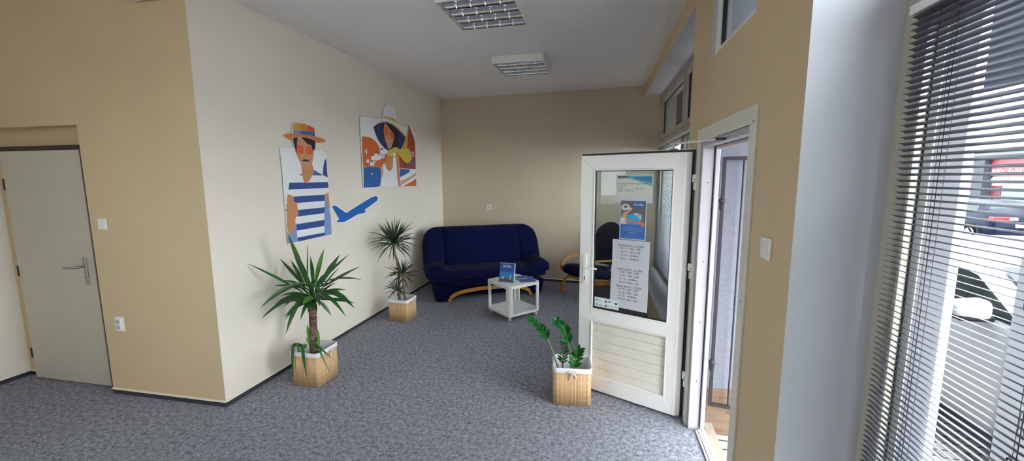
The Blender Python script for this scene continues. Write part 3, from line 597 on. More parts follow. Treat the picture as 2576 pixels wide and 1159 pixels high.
# ------------------------------------------------------------------ venetian blinds
def slat_mesh(y0, y1, t, z, tilt, w=0.0205):
    b = MB(RW); n = 4; vs = []
    for yv in (y0, y1):
        for k in range(n + 1):
            q = (k / n - 0.5) * w
            crown = 0.0024 * (1 - (2 * k / n - 1) ** 2)
            vs.append((yv, t + q * cos(tilt) + crown * sin(tilt), z - q * sin(tilt) + crown * cos(tilt)))
    b.add(vs, [(k, k + 1, n + 2 + k, n + 1 + k) for k in range(n)], 0, True)
    return b
def blind(y0, y1, t, ztop, zbot, pitch, tilt, label, group, cords, ztilt=None):
    w = thing('venetian_blind', label, 'blind', RW((y0 + y1) / 2, t, ztop), group)
    b = MB(RW); b.box(y0, y1, t - 0.013, t + 0.013, ztop - 0.022, ztop + 0.004); b.build('headrail', 'pvc_white', w, bevel=0.002, seg=1)
    n = int((ztop - 0.03 - zbot) / pitch)
    z0 = ztop - 0.033
    first = slat_mesh(y0 + 0.004, y1 - 0.004, t, z0, tilt).build('slat', 'slat_grey', w)
    for k in range(1, n):
        c = first.copy(); COL.objects.link(c); c.parent = w; c.location = (0, 0, -k * pitch)
    b = MB(RW); b.box(y0 + .004, y1 - .004, t - .011, t + .011, z0 - n * pitch - 0.006, z0 - n * pitch + 0.004); b.build('bottom_rail', 'slat_grey', w)
    for yc in cords:
        b = MB()
        for dt in (-0.0108, 0.0108):
            b.tube([RW(yc, t + dt, ztop - .02), RW(yc, t + dt, z0 - n * pitch)], 0.00055, 5)
        for k in range(n):
            z = z0 - k * pitch
            b.tube([RW(yc, t - 0.0108, z + 0.0015), RW(yc, t + 0.0108, z - 0.0078)], 0.0004, 4, cap=False)
        b.build('ladder_cord', 'cord_dark', w)
        b = MB(); b.tube([RW(yc + 0.004, t, ztop - .02), RW(yc + 0.004, t, z0 - n * pitch)], 0.0009, 5); b.build('lift_cord', 'cord_dark', w)
    return w
bl = blind(0.05, 1.459, 0.222, 2.232, 0.50, 0.0176, radians(20), 'dark grey venetian blind filling the near right window', 'venetian blinds', (1.298, 1.0, 0.7, 0.3))
b = MB(); b.tube([RW(1.338, 0.207, 2.2), RW(1.336, 0.207, 0.8)], 0.0009, 6); b.build('pull_cord', 'cord_dark', bl)
b = MB(); b.tube([RW(0.962, 0.207, 2.2), RW(0.96, 0.207, 1.12)], 0.0009, 6); b.lathe([(.002, 0), (.004, .004), (.003, .02), (.001, .024)], RW(0.96, 0.207, 1.10), 'z', 8); b.build('tilt_cord', 'cord_dark', bl)
blind(4.98, 6.53, 0.235, 2.225, 0.45, 0.0186, radians(4), 'grey venetian blind seen through the open door glass', 'venetian blinds', (5.2, 5.75, 6.35))
blind(3.36, 4.90, 0.235, 2.225, 0.45, 0.0186, radians(4), 'grey venetian blind at the far window half nearest the door', 'venetian blinds', (3.6, 4.1, 4.7))

# ------------------------------------------------------------------ entrance: frame, threshold, leaf
fr = thing('trim_3', 'white plastic entrance door frame', 'door frame', RW(2.45, 0.05, 0), kind='structure')
b = MB(RW)
b.box(1.93, 2.0, -0.012, 0.0, 0, 2.06); b.box(2.89, 2.96, -0.012, 0.0, 0, 2.06); b.box(2.0, 2.89, -0.012, 0.0, 1.985, 2.06)
b.build('architrave', 'pvc_aged', fr, bevel=0.002, seg=1)
b = MB(RW)
b.box(1.99, 2.03, 0.0, 0.11, 0.0, 2.01); b.box(2.85, 3.0, 0.0, 0.075, 0.0, 2.01); b.box(2.832, 3.0, 0.075, 0.102, 0.0, 2.01)
b.box(2.03, 2.85, 0.012, 0.075, 1.95, 2.01); b.box(2.03, 2.832, 0.075, 0.13, 1.93, 2.01)
b.build('frame_profile', 'pvc_frame', fr, bevel=0.003, seg=1)
b = MB(RW); b.box(2.8485, 2.8505, 0.069, 0.0745, 0.03, 1.95); b.box(2.03, 2.85, 0.066, 0.0745, 1.9485, 1.9505); b.build('frame_seal', 'gasket', fr)
for z in (0.36, 0.78, 1.2, 1.72):
    b = MB(); b.lathe([(0.004, 0), (0.004, -0.0015)], RW(2.85, 0.04, z), 'y', 10); b.build('screw_cap', 'plastic_dark', fr)
b = MB(); b.lathe([(0.004, 0), (0.004, -0.0015)], RW(1.955, -0.0125, 1.99), 'x', 10); b.build('screw_cap', 'plastic_dark', fr)
b = MB(); b.lathe([(0.004, 0), (0.004, -0.0015)], RW(1.955, -0.0125, 1.2), 'x', 10); b.build('screw_cap', 'plastic_dark', fr)
th = MB(RW)
th.box(2.03, 2.83, 0.045, 0.06, -0.005, 0.012); th.box(2.03, 2.83, 0.06, 0.078, -0.005, 0.02); th.box(2.03, 2.83, 0.082, 0.108, -0.005, 0.024)
struct(th.build('trim_4', 'pvc_white', bevel=0.002, seg=1), 'white threshold rail under the entrance', 'threshold')

DP = Vector((0.543, 2.945, 0)); DU = Vector((-0.611, 0.262, 0)).normalized(); DN = Vector((-DU.y, DU.x, 0))
def LF(u, w, z):                 # open entrance leaf: u from the hinge side, w out of its visible face
    p = DP + DU * u + DN * w
    return (p.x, p.y, z)
d2 = thing('door_2', 'open white half-glazed entrance door with notices', 'door', LF(0.4, -0.03, 0.0), kind='structure')
b = MB(LF)
U0, U1, Z0, Z1 = 0.0, 0.81, 0.02, 1.923
GU0, GU1, GZ0, GZ1 = 0.100, 0.702, 0.702, 1.817
PZ0, PZ1 = 0.135, 0.617
def mitred(b, u0, u1, z0, z1, a0, a1, c0, c1, w0, w1, m=0):
    """rectangular ring with mitred corners"""
    O = [(u0, z0), (u1, z0), (u1, z1), (u0, z1)]; I = [(a0, c0), (a1, c0), (a1, c1), (a0, c1)]
    for k in range(4):
        l = (k + 1) % 4
        q = [O[k], O[l], I[l], I[k]]
        vs = [(p[0], w0, p[1]) for p in q] + [(p[0], w1, p[1]) for p in q]
        b.add(vs, [(3, 2, 1, 0), (4, 5, 6, 7), (0, 1, 5, 4), (2, 3, 7, 6), (1, 2, 6, 5), (3, 0, 4, 7)], m)
UB = 0.042
mitred(b, UB, U1, Z0, Z1, GU0, GU1, PZ0, GZ1, -0.06, 0.0)
b.box(GU0, GU1, -0.06, 0.0, PZ1, GZ0)
b.build('leaf_frame', 'pvc_white', d2, bevel=0.0025, seg=1)
b = MB()
pe = [(UB, -.0003), (UB - .004, -.0005), (U0 + .004, -.026), (U0, -.032), (U0, -.06), (UB, -.06)]
for z0, z1 in ((Z0, Z1),):
    n_ = len(pe)
    b.add([LF(u, w_, z0) for u, w_ in pe] + [LF(u, w_, z1) for u, w_ in pe], [tuple(range(n_))[::-1], tuple(range(n_, 2 * n_))] + [(i, (i + 1) % n_, n_ + (i + 1) % n_, n_ + i) for i in range(n_)], 0)
b.build('leaf_edge', 'pvc_white', d2)
b = MB(LF); mitred(b, U0 - 0.022, U1 + 0.02, Z0 - 0.002, Z1 + 0.022, U0 + .02, U1 - .02, Z0 + .02, Z1 - .02, -0.078, -0.0605); b.build('leaf_flange', 'pvc_white', d2, bevel=0.003, seg=1)
b = MB(LF); mitred(b, U0 - 0.016, U1 + 0.014, Z0 + 0.002, Z1 + 0.017, U0 - .0005, U1 + .0005, Z0 - .0, Z1 + .0005, -0.0605, -0.046); b.build('gasket', 'gasket', d2)
b = MB(LF)
for (a0, a1, c0, c1) in ((GU0, GU1, GZ0, GZ1), (GU0, GU1, PZ0, PZ1)):
    s = 0.011
    for A in ((a0, a0 + s, c0, c1), (a1 - s, a1, c0, c1), (a0 + s, a1 - s, c0, c0 + s), (a0 + s, a1 - s, c1 - s, c1)):
        b.box(A[0], A[1], -0.03, 0.004, A[2], A[3])
b.build('glazing_bead', 'pvc_white', d2, bevel=0.003, seg=2)
b = MB(LF); s = 0.011; e = 0.006
for A in ((GU0 + s, GU0 + s + e, GZ0 + s, GZ1 - s), (GU1 - s - e, GU1 - s, GZ0 + s, GZ1 - s), (GU0 + s, GU1 - s, GZ0 + s, GZ0 + s + e), (GU0 + s, GU1 - s, GZ1 - s - e, GZ1 - s)):
    b.box(A[0], A[1], -0.024, -0.008, A[2], A[3])
b.build('glazing_seal', 'gasket', d2)
b = MB(LF); b.box(GU0 + s, GU1 - s, -0.024, -0.018, GZ0 + s, GZ1 - s); b.build('glass_pane', 'door_pane', d2)
b = MB(LF)                       # tongue and groove lower panel
zz = [PZ0 + .011, 0.212, 0.29, 0.368, 0.446, 0.524, 0.585, PZ1 - .011]
for z0, z1 in zip(zz[:-1], zz[1:]):
    b.box(GU0 + s, GU1 - s, -0.032, -0.014, z0 + 0.0012, z1 - 0.0012)
b.box(GU0 + s, GU1 - s, -0.034, -0.019, PZ0 + s, PZ1 - s)
b.build('lower_panel', 'panel_white', d2, bevel=0.0015, seg=1)
b = MB(LF); b.box(0.746, 0.776, 0.0, 0.009, 0.905, 1.15); hp = b.build('handle_plate', 'pvc_white', d2, bevel=0.003)
b = MB(LF); b.box(0.7565, 0.7645, 0.009, 0.0105, 0.945, 0.965); b.box(0.7575, 0.7635, 0.009, 0.0105, 0.935, 0.946); b.build('keyhole', 'keyhole', hp)
b = MB(); b.tube([LF(.762, .008, 1.052), LF(.762, .04, 1.052), LF(.757, .05, 1.052), LF(.735, .054, 1.05), LF(.64, .05, 1.047)], [.009, .009, .0105, .0095, .0075], 8); b.build('lever', 'pvc_white', d2)
b = MB(LF); b.box(0.744, 0.776, -0.069, -0.06, 0.905, 1.15); b.build('handle_plate', 'pvc_white', d2, bevel=0.003)
b = MB(); b.tube([LF(.762, -.068, 1.052), LF(.762, -.11, 1.052), LF(.757, -.12, 1.052), LF(.735, -.122, 1.05), LF(.61, -.118, 1.047)], [.009, .009, .0105, .0095, .0075], 8); b.build('lever', 'pvc_white', d2)
for zt_, zb_ in ((1.776, 1.668), (1.167, 1.054), (0.377, 0.262)):
    b = MB(LF)
    zm = zt_ - 0.5 * (zt_ - zb_)
    b.box(-0.048, -0.012, -0.03, -0.004, zm, zt_ - 0.004)
    hg = b.build('hinge', 'pvc_white', d2, bevel=0.004)
    b = MB(LF); b.box(-0.058, -0.022, -0.034, -0.002, zb_, zm - 0.003); b.box(-0.066, -0.05, -0.03, -0.008, zm - 0.003, zt_); b.build('hinge_knuckle', 'pvc_white', hg, bevel=0.004)
    b = MB(LF); b.box(-0.033, -0.027, -0.0045, -0.003, zm + 0.012, zm + 0.018); b.build('hinge_screw', 'plastic_dark', hg)
# restrictor arm from the frame head to the top of the leaf
ra = thing('door_restrictor', 'thin white folding stay arm above the open entrance door', 'door stay', RW(2.55, -0.02, 1.96))
E1 = RW(2.43, -0.03, 1.958); K1 = LF(0.155, -0.07, 1.985); E2 = LF(0.13, -0.07, 1.948)
b = MB(); b.tube([E1, tuple((Vector(E1) + Vector(K1)) / 2), K1], 0.006, 8); b.build('long_arm', 'pvc_white', ra)
b = MB(); b.tube([K1, tuple((Vector(K1) * .5 + Vector(E2) * .5) + Vector((0.01, 0, 0.006))), E2], 0.006, 8); b.build('short_arm', 'pvc_white', ra)
b = MB(RW); b.box(2.405, 2.455, -0.036, 0.013, 1.952, 1.964); b.build('frame_bracket', 'plastic_dark', ra, bevel=0.002)
b = MB(LF); b.box(0.105, 0.155, -0.078, -0.062, 1.9445, 1.951); b.build('leaf_bracket', 'plastic_dark', ra, bevel=0.002)
# ================================================================== papers on the door glass
GW = -0.0175                     # outer face of the door glass
def sheet(name, label, cat, u0, u1, z0, z1, layer, group=None, tilt=0.0, matname='paper'):
    """paper on the glass; returns builder and a function placing (x right, y up) in metres from its lower left"""
    w = GW + 0.0006 * layer
    cu = (u0 + u1) / 2; cz = (z0 + z1) / 2
    def fn(x, y, lift=0.00025):
        u = u0 - x; z = z0 + y
        du, dz = u - cu, z - cz
        return LF(cu + du * cos(tilt) - dz * sin(tilt), w + lift, cz + du * sin(tilt) + dz * cos(tilt))
    b = MB()
    W_, H_ = u0 - u1, z1 - z0
    b.add([fn(0, 0, 0), fn(W_, 0, 0), fn(W_, H_, 0), fn(0, H_, 0), fn(0, 0, -.0003), fn(W_, 0, -.0003), fn(W_, H_, -.0003), fn(0, H_, -.0003)],
          [(0, 1, 2, 3), (7, 6, 5, 4), (0, 4, 5, 1), (1, 5, 6, 2), (2, 6, 7, 3), (3, 7, 4, 0)], 0)
    return b, fn, W_, H_

def hours(layer, u0, u1, z0, z1, label, title, rows, ty, group, tilt=0.0, step=0.0265):
    b, fn, W_, H_ = sheet('opening_hours_sheet', label, 'notice', u0, u1, z0, z1, layer, group, tilt)
    y = H_ - ty
    put_text(b, title, 0.019, lambda x, yy: fn(x, yy), 1, x0=0.046, y0=y, width=0.195, bold=0.0003)
    b.add([fn(0.046, y - 0.004), fn(0.241, y - 0.004), fn(0.241, y - 0.0028), fn(0.046, y - 0.0028)], [(0, 1, 2, 3)], 1)
    for k, (d, h) in enumerate(rows):
        yy = y - 0.0235 - k * step
        put_text(b, d, 0.0185, lambda x, y_: fn(x, y_), 1, x0=0.068, y0=yy, bold=0.0003)
        put_text(b, h, 0.0185, lambda x, y_: fn(x, y_), 1, x0=0.135, y0=yy, width=0.082 if h[0] != 'Z' else 0.074, bold=0.0003)
    tag(b.build('opening_hours_sheet', ['paper', 'ink']), label, 'notice', group)
GH = 'opening hours sheets on the entrance door glass'
hours(1, 0.541, 0.255, 1.075, 1.286, 'top white opening hours sheet, dated 1.7. - 5.7.2024', 'Otevírací doba 1.7. - 5.7.2024',
      [('Po 1.7.', '9:00 - 17:00'), ('Út 2.7.', '9:00 - 17:00'), ('St - Čt', 'ZAVŘENO'), ('Pá 5.7.', 'ZAVŘENO')], 0.047, GH)
hours(2, 0.546, 0.257, 0.872, 1.083, 'middle white opening hours sheet, dated 8.7. - 12.7.2024', 'Otevírací doba 8.7. - 12.7.2024',
      [('Po 8.7.', '8:00 - 14:00'), ('Út 9.7.', '8:00 - 14:00'), ('St - Čt', 'ZAVŘENO'), ('Pá 12.7.', '8:00 - 14:00')], 0.028, GH)
hours(3, 0.549, 0.256, 0.752, 0.9455, 'lowest white opening hours sheet, dated 15.7. - 19.7.2024', 'Otevírací doba 15.7. - 19.7.2024',
      [('Po 15.7.', '9:00 - 17:00'), ('Út 16.7.', '8:00 - 14:00'), ('St - Čt', 'ZAVŘENO'), ('Pá 19.7.', '8:00 - 14:00')], 0.024, GH, tilt=radians(0.6))

b, fn, W_, H_ = sheet('beach_notice', '', '', 0.527, 0.249, 1.567, 1.776, 1)
def rect(b, fn, x0, x1, y0, y1, m, lift=0.00025): b.add([fn(x0, y0, lift), fn(x1, y0, lift), fn(x1, y1, lift), fn(x0, y1, lift)], [(0, 1, 2, 3)], m)
rect(b, fn, 0.012, 0.270, 0.058, 0.2, 1)
blob(b, [(0.10, 0.182), (0.27, 0.125), (0.27, 0.2), (0.012, 0.2), (0.012, 0.19)], lambda x, y: fn(x, y, .0004), 2)
blob(b, [(0.13, 0.180), (0.27, 0.150), (0.27, 0.192), (0.15, 0.19)], lambda x, y: fn(x, y, .0005), 3)
blob(b, [(0.012, 0.2), (0.012, 0.180), (0.08, 0.183), (0.11, 0.2)], lambda x, y: fn(x, y, .0005), 4)
for k, (t_, wd) in enumerate((('Ráda Vám zprostředkuji zájezdy dle Vašich', 0.222), ('požadavků.', 0.066), ('email: ......................@invia.cz', 0.205), ('telefon: 727 875 733', 0.125))):
    put_text(b, t_, 0.0135, lambda x, y: fn(x, y, .0006), 5, x0=0.014, y0=0.138 - k * 0.0175 - (0.002 if k > 1 else 0), width=wd)
tag(b.build('beach_notice', ['paper', 'print_beach_sand', 'print_aqua', 'print_turquoise', 'print_rock', 'ink']), 'white contact notice with a beach picture at the top of the door glass', 'notice')

b, fn, W_, H_ = sheet('travel_flyer', '', '', 0.489, 0.289, 1.292, 1.589, 2)
rect(b, fn, 0.006, W_ - 0.006, 0.006, H_ - 0.006, 1)
rect(b, fn, 0.006, W_ - 0.006, 0.115, H_ - 0.006, 2, .0004)
blob(b, [(0.05, 0.115), (0.05, 0.175), (0.08, 0.192), (0.12, 0.185), (0.165, 0.15), (0.16, 0.115)], lambda x, y: fn(x, y, .0005), 3)
blob(b, [(0.098, 0.195), (0.13, 0.202), (0.165, 0.19), (0.165, 0.155), (0.152, 0.15), (0.145, 0.17)], lambda x, y: fn(x, y, .0006), 0)
blob(b, [(0.135, 0.186), (0.152, 0.176), (0.154, 0.18), (0.138, 0.191)], lambda x, y: fn(x, y, .0007), 2)
blob(b, [(0.006, 0.115), (0.006, 0.15), (0.016, 0.18), (0.03, 0.205), (0.055, 0.212), (0.09, 0.232), (0.095, 0.225), (0.062, 0.2), (0.05, 0.175), (0.055, 0.115)], lambda x, y: fn(x, y, .0007), 4)
blob(b, [(0.006, 0.118), (0.008, 0.16), (0.02, 0.165), (0.045, 0.155), (0.055, 0.118)], lambda x, y: fn(x, y, .0008), 0)
blob(b, [(0.008, 0.24), (0.02, 0.262), (0.045, 0.27), (0.07, 0.262), (0.075, 0.242), (0.098, 0.236), (0.09, 0.228), (0.06, 0.222), (0.03, 0.218), (0.012, 0.225)], lambda x, y: fn(x, y, .0009), 0)
blob(b, [(0.03, 0.238), (0.035, 0.256), (0.05, 0.258), (0.06, 0.245), (0.05, 0.235)], lambda x, y: fn(x, y, .001), 2)
blob(b, [(0.1, 0.13), (0.15, 0.145), (0.192, 0.125), (0.192, 0.108), (0.17, 0.1), (0.16, 0.118)], lambda x, y: fn(x, y, .0008), 5)
rect(b, fn, 0.042, 0.1, 0.127, 0.14, 5, .0009)
rect(b, fn, 0.100, 0.182, 0.246, 0.285, 1, .0008)
put_text(b, 'invia', 0.032, lambda x, y: fn(x, y, .001), 0, x0=0.104, y0=0.255, width=0.072, bold=0.0006)
for t_, x0_, wd, y_, sz in (('LETENKY, HOTELY, ZÁJEZDY, DOVOLENÁ', 0.024, 0.15, 0.083, .008), ('KAŽDÝ LETNÍ TÝDEN POLEVÍ', 0.026, 0.148, 0.066, .011), ('9:00-17:00', 0.072, 0.055, 0.048, .011)):
    put_text(b, t_, sz, lambda x, y: fn(x, y, .0006), 0, x0=x0_, y0=y_, width=wd, bold=0.0002)
for y_, a_, c_ in ((0.104, .05, .15), (0.097, .075, .13), (0.036, .06, .14), (0.022, .03, .17), (0.014, .06, .13)): rect(b, fn, a_, c_, y_, y_ + 0.0016, 6, .0005)
tag(b.build('travel_flyer', ['paper', 'print_invia_blue', 'print_rock', 'print_pool', 'print_skin', 'print_orange2', 'print_periwinkle']), 'blue invia flyer with a woman in a white sun hat, on the door glass', 'flyer')

b, fn, W_, H_ = sheet('payment_sticker', '', '', 0.679, 0.475, 0.727, 0.806, 4, matname='paper')
rect(b, fn, 0.003, W_ - .003, 0.003, H_ - .003, 1)
for x, y, w_, m_ in ((.012, .05, .018, 3), (.042, .048, .008, 4), (.062, .048, .012, 5), (.088, .047, .018, 2), (.116, .05, .02, 4), (.145, .049, .016, 5), (.17, .043, .02, 2), (.012, .014, .018, 3), (.042, .013, .014, 2), (.064, .013, .012, 5), (.088, .012, .018, 2), (.116, .016, .018, 5), (.142, .014, .02, 5), (.172, .014, .018, 5)):
    rect(b, fn, x, x + w_, y, y + (.013 if w_ > .015 else .008), m_, .0004)
rect(b, fn, .094, .102, .015, .021, 6, .0006)
tag(b.build('payment_sticker', ['paper', 'print_card_mint', 'ink', 'print_pool', 'ink_grey', 'print_lilac', 'print_orange2']), 'small pale sticker of payment symbols in the lower corner of the door glass', 'sticker')

# ================================================================== wall posters
def cutout(name, label, base, layers, rot_names, cat, hang=0.012, thick=0.005, parent_cat=None):
    base = soften(base); layers = [(c, soften(p_)) for c, p_ in layers]
    cols = ['white'] + sorted({c for c, _ in layers} - {'white'})
    root_y = sum(p[0] for p in base) / len(base); root_z = min(p[1] for p in base)
    b = MB()
    n = len(base)
    flat_poly(b, base, lambda y, z: LWp(y, hang + thick, z), 0)
    flat_poly(b, base, lambda y, z: LWp(y, hang, z), 0)
    vs = [LWp(y, hang, z) for y, z in base] + [LWp(y, hang + thick, z) for y, z in base]
    b.add(vs, [(i, (i + 1) % n, n + (i + 1) % n, n + i) for i in range(n)], 0)
    for k, (c, pts) in enumerate(layers):
        t = hang + thick + 0.0003 + 0.00012 * k
        flat_poly(b, pts, lambda y, z: LWp(y, t, z), cols.index(c))
    o = b.build(name, ['print_' + c for c in cols])
    return tag(o, label, cat)
cutout('man_poster', 'cut-out poster of a moustached man in straw hat and striped shirt', MAN_BASE, MAN, None, 'poster')
cutout('woman_poster', 'cut-out poster of a woman in a wide sun hat with a yellow scarf', WOMAN_BASE, WOMAN, None, 'poster')
cutout('airplane_cutout', 'blue airplane cut-out on the cream wall between the two posters', JET_BASE, [('jet', JET)], None, 'poster', hang=0.002, thick=0.003)
# poster pins are heads on the boards
# ================================================================== switches and sockets
def plate(name, label, cat, P, a, z, w, h, kind, flip=1):
    """P(a,t,z) wall mapping"""
    r = thing(name, label, cat, P(a, 0.0, z - h / 2))
    b = MB(P); b.box(a - w / 2, a + w / 2, 0.0, 0.009, z - h / 2, z + h / 2)
    b.build('cover_frame', 'switch_white', r, bevel=0.003)
    if kind == 'switch':
        b = MB(P); b.box(a - w * .34, a + w * .34, 0.009, 0.0135, z - h * .34, z + h * .34); b.build('rocker', 'switch_white', r, bevel=0.002)
    if kind == 'double_switch':
        for s in (-1, 1):
            b = MB(P); vs = [(a + s * .0165 + q * .0145, 0.009 + (0.007 if (k == 1) == (s > 0) else 0.002), z + (k - .5) * .056) for k in (0, 1) for q in (-1, 1)]
            lo = [(v[0], 0.008, v[2]) for v in vs]
            b.add(vs + lo, [(0, 1, 3, 2), (0, 4, 5, 1), (1, 5, 7, 3), (3, 7, 6, 2), (2, 6, 4, 0)], 0); b.build('rocker', 'switch_white', r)
    if kind in ('socket', 'double_socket'):
        for dz in ((0,) if kind == 'socket' else (-0.023, 0.023)):
            rr = 0.02 if kind == 'socket' else 0.0185
            if kind == 'double_socket' and dz < 0:
                b = MB(P); b.box(a - .029, a + .029, .009, .02, z - .046, z + .046); b.build('socket_block', 'switch_white', r, bevel=0.004)
            t = 0.0092 if kind == 'socket' else 0.0202
            b = MB()
            c0 = Vector(P(a, t, z + dz)); ex = (Vector(P(a + 1, t, z)) - Vector(P(a, t, z))).normalized()
            for rad, m_, l in ((rr, 0, 0.0), (rr * .8, 1, 0.0004)):
                off = Vector(P(a, t + l, z)) - Vector(P(a, t, z))
                vs = [tuple(c0 + off + ex * (rad * cos(2 * pi * k / 20)) + Vector((0, 0, rad * sin(2 * pi * k / 20)))) for k in range(20)]
                b.add(vs, [tuple(range(20))], m_)
            off = Vector(P(a, t + .0008, z)) - Vector(P(a, t, z))
            for q in (-.0095, .0095):
                vs = [tuple(c0 + off + ex * (q + .003 * cos(2 * pi * k / 8)) + Vector((0, 0, .003 * sin(2 * pi * k / 8)))) for k in range(8)]
                b.add(vs, [tuple(range(8))], 2)
            vs = [tuple(c0 + off + ex * (.0035 * cos(2 * pi * k / 8)) + Vector((0, 0, .009 + .0035 * sin(2 * pi * k / 8)))) for k in range(8)]
            b.add(vs, [tuple(range(8))], 3)
            b.build('socket_face', ['ink_grey', 'print_lilac', 'dark', 'steel_satin'], r)
    return r
plate('light_switch', 'white light switch beside the inner door', 'switch', FW, -3.821, 1.413, 0.082, 0.084, 'switch')
plate('double_socket', 'white double socket low on the wall beside the inner door', 'socket', FW, -3.78, 0.608, 0.083, 0.118, 'double_socket')
plate('wall_socket', 'white wall socket above the navy sofa', 'socket', BWp, -1.997, 1.248, 0.083, 0.083, 'socket')
plate('double_switch', 'white double rocker switch between the entrance and the near window', 'switch', lambda y, t, z: RW(y, -t, z), 1.747, 1.476, 0.09, 0.084, 'double_switch')
# rounded white unit high on the wall over the inner door
b = MB(); c = FW(-3.107, 0.06, 3.03)
b.rbox(c, (0.16, 0.055, 0.05), 0.03, (10, 8, 8))
tag(b.build('wall_unit', 'plastic_white'), 'rounded white unit high on the tan wall, cut by the top edge', 'wall unit')

# ================================================================== ceiling lights
def ceiling_light(x0, y0, label):
    """0.6 m square surface light: tray, mirrored louvre of 4 rows x 5 cells, tubes"""
    S = 0.602; T0 = 0.082
    r = thing('ceiling_light', label, 'ceiling light', (x0 + S / 2, y0 + S / 2, H), 'louvre lights on the ceiling')
    zb = H - T0
    b = MB(); e = 0.012
    b.box(x0, x0 + e, y0, y0 + S, zb, H); b.box(x0 + S - e, x0 + S, y0, y0 + S, zb, H)
    b.box(x0 + e, x0 + S - e, y0, y0 + e, zb, H); b.box(x0 + e, x0 + S - e, y0 + S - e, y0 + S, zb, H)
    b.box(x0 + e, x0 + S - e, y0 + e, y0 + S - e, H - 0.006, H)
    b.build('tray', 'pvc_white', r, bevel=0.003, seg=1)
    n = 4; pitch = (S - 2 * e) / n
    lb = MB()
    for k in range(n + 1):       # long parabolic reflectors, running along x
        yc = y0 + e + k * pitch
        for sgn in (-1, 1):
            if (k == 0 and sgn < 0) or (k == n and sgn > 0): continue
            prof = []
            for q in range(7):
                s = q / 6
                prof.append((yc + sgn * (0.003 + 0.045 * s ** 2.2), zb + 0.002 + 0.062 * s))
            vs = [(xx, yy, z) for xx in (x0 + e, x0 + S - e) for yy, z in prof]
            lb.add(vs, [(q, q + 1, 8 + q, 7 + q) for q in range(6)], 0, True)
        lb.box(x0 + e, x0 + S - e, yc - .003 if k else yc, yc + .003 if k < n else yc, zb + .001, zb + .003)
    for k in range(n):
        for q in range(1, 5):
            xc = x0 + e + q * (S - 2 * e) / 5
            ya, yb = y0 + e + k * pitch + .004, y0 + e + (k + 1) * pitch - .004
            dip = [(ya, .0), (ya + .25 * (yb - ya), .012), (ya + .5 * (yb - ya), .016), (ya + .75 * (yb - ya), .012), (yb, 0)]
            for sgn in (-1, 1):
                vs = [(xc + sgn * .0012, yy, zb + .002 + d) for yy, d in dip] + [(xc + sgn * .011, yy, zb + .05) for yy, d in dip]
                lb.add(vs, [(i, i + 1, 6 + i, 5 + i) for i in range(4)], 0, True)
            vs = [(xc + sg * .0012, yy, zb + .002 + d) for sg in (-1, 1) for yy, d in dip]
            lb.add(vs, [(i, i + 1, 6 + i, 5 + i) for i in range(4)], 0)
    lb.build('louvre', 'louvre_mirror', r)
    for k in range(n):
        yc = y0 + e + (k + .5) * pitch
        tb = MB(); tb.tube([(x0 + .02, yc, zb + .058), (x0 + S - .02, yc, zb + .058)], .009, 10); tb.build('fluorescent_tube', 'tube_white', r)
    return r
ceiling_light(-1.318, 4.628, 'farther louvre ceiling light, the one towards the navy sofa')
ceiling_light(-1.288, 2.968, 'louvre ceiling light nearest the viewer, cut by the top edge')

# ================================================================== sofa in the corner
SO = Vector((1.37 * cos(radians(30)) - 5.60 * sin(radians(30)), 1.37 * sin(radians(30)) + 5.60 * cos(radians(30)), 0))
AX = Vector((cos(radians(30)), sin(radians(30)), 0)); AY = Vector((-AX.y, AX.x, 0))
def SF(u, v, z):                 # sofa frame: u along its width, v towards its back, z up
    p = SO + AX * u + AY * v
    return (p.x, p.y, z)
sofa = thing('sofa', 'navy blue velour sofa bed standing across the corner', 'sofa', SF(0, 0.3, 0))
def sm(a, b_, x):
    t = max(0.0, min(1.0, (x - a) / (b_ - a))); return t * t * (3 - 2 * t)
def back_shape(x, y, z):
    """x width, y thickness, z height about the middle of the backrest"""
    hx, hz = 0.925, 0.30
    a = abs(x) / hx; zz = z / hz
    # round the upper corners, keep the lower edge straight
    if zz > 0:
        x = x * (1 - 0.05 * zz ** 2)
        k = max(0.0, a - 0.80) / 0.20
        z = z - 0.085 * k ** 2 * zz
    bulge = 0.035 * (1 - a ** 4) * (1 - zz ** 4)
    groove = 0.035 * math.exp(-((abs(x) - 0.60) / 0.022) ** 2)
    wing = -0.065 * sm(0.60, 0.90, abs(x))          # outer panels come slightly forward
    yy = y + wing
    if y < 0: yy += -bulge + groove
    # lean back
    return (x, yy + 0.42 * (z + hz), z)
b = MB(SF); b.rbox((0, 0.50, 0.70), (0.925, 0.075, 0.30), 0.06, (92, 8, 22), back_shape)
b.build('backrest', 'navy_velour', sofa)
def seat_shape(dz0, lift, front):
    def fn(x, y, z):
        a = abs(x)
        up = lift * sm(0.52, 0.80, a) - lift * 0.55 * sm(0.80, 0.94, a)
        groove = 0.020 * math.exp(-((a - 0.56) / 0.02) ** 2) if z > 0 else 0
        crown = 0.02 * (1 - (y / 0.30) ** 2) if z > 0 else 0
        taper = 1 - 0.10 * sm(0.6, 0.95, a) * (1 if y < 0 else 0)
        bow = -front * (1 - (a / 0.94) ** 2) if y < 0 else 0
        return (x, y * taper + bow, z + up * (1.0 if z > 0 else 0.75) + crown - groove)
    return fn
b = MB(SF); b.rbox((0, 0.245, 0.375), (0.93, 0.27, 0.062), 0.055, (48, 20, 8), seat_shape(0, 0.085, 0.03)); b.build('seat', 'navy_velour', sofa)
b = MB(SF); b.rbox((0, 0.265, 0.265), (0.88, 0.26, 0.06), 0.055, (48, 18, 8), seat_shape(0, 0.10, 0.03)); b.build('under_mattress', 'navy_velour', sofa)
b = MB(SF)
b.rbox((0, 0.32, 0.135), (0.70, 0.20, 0.09), 0.03, (12, 8, 8))
b.build('base_box', 'navy_velour', sofa)
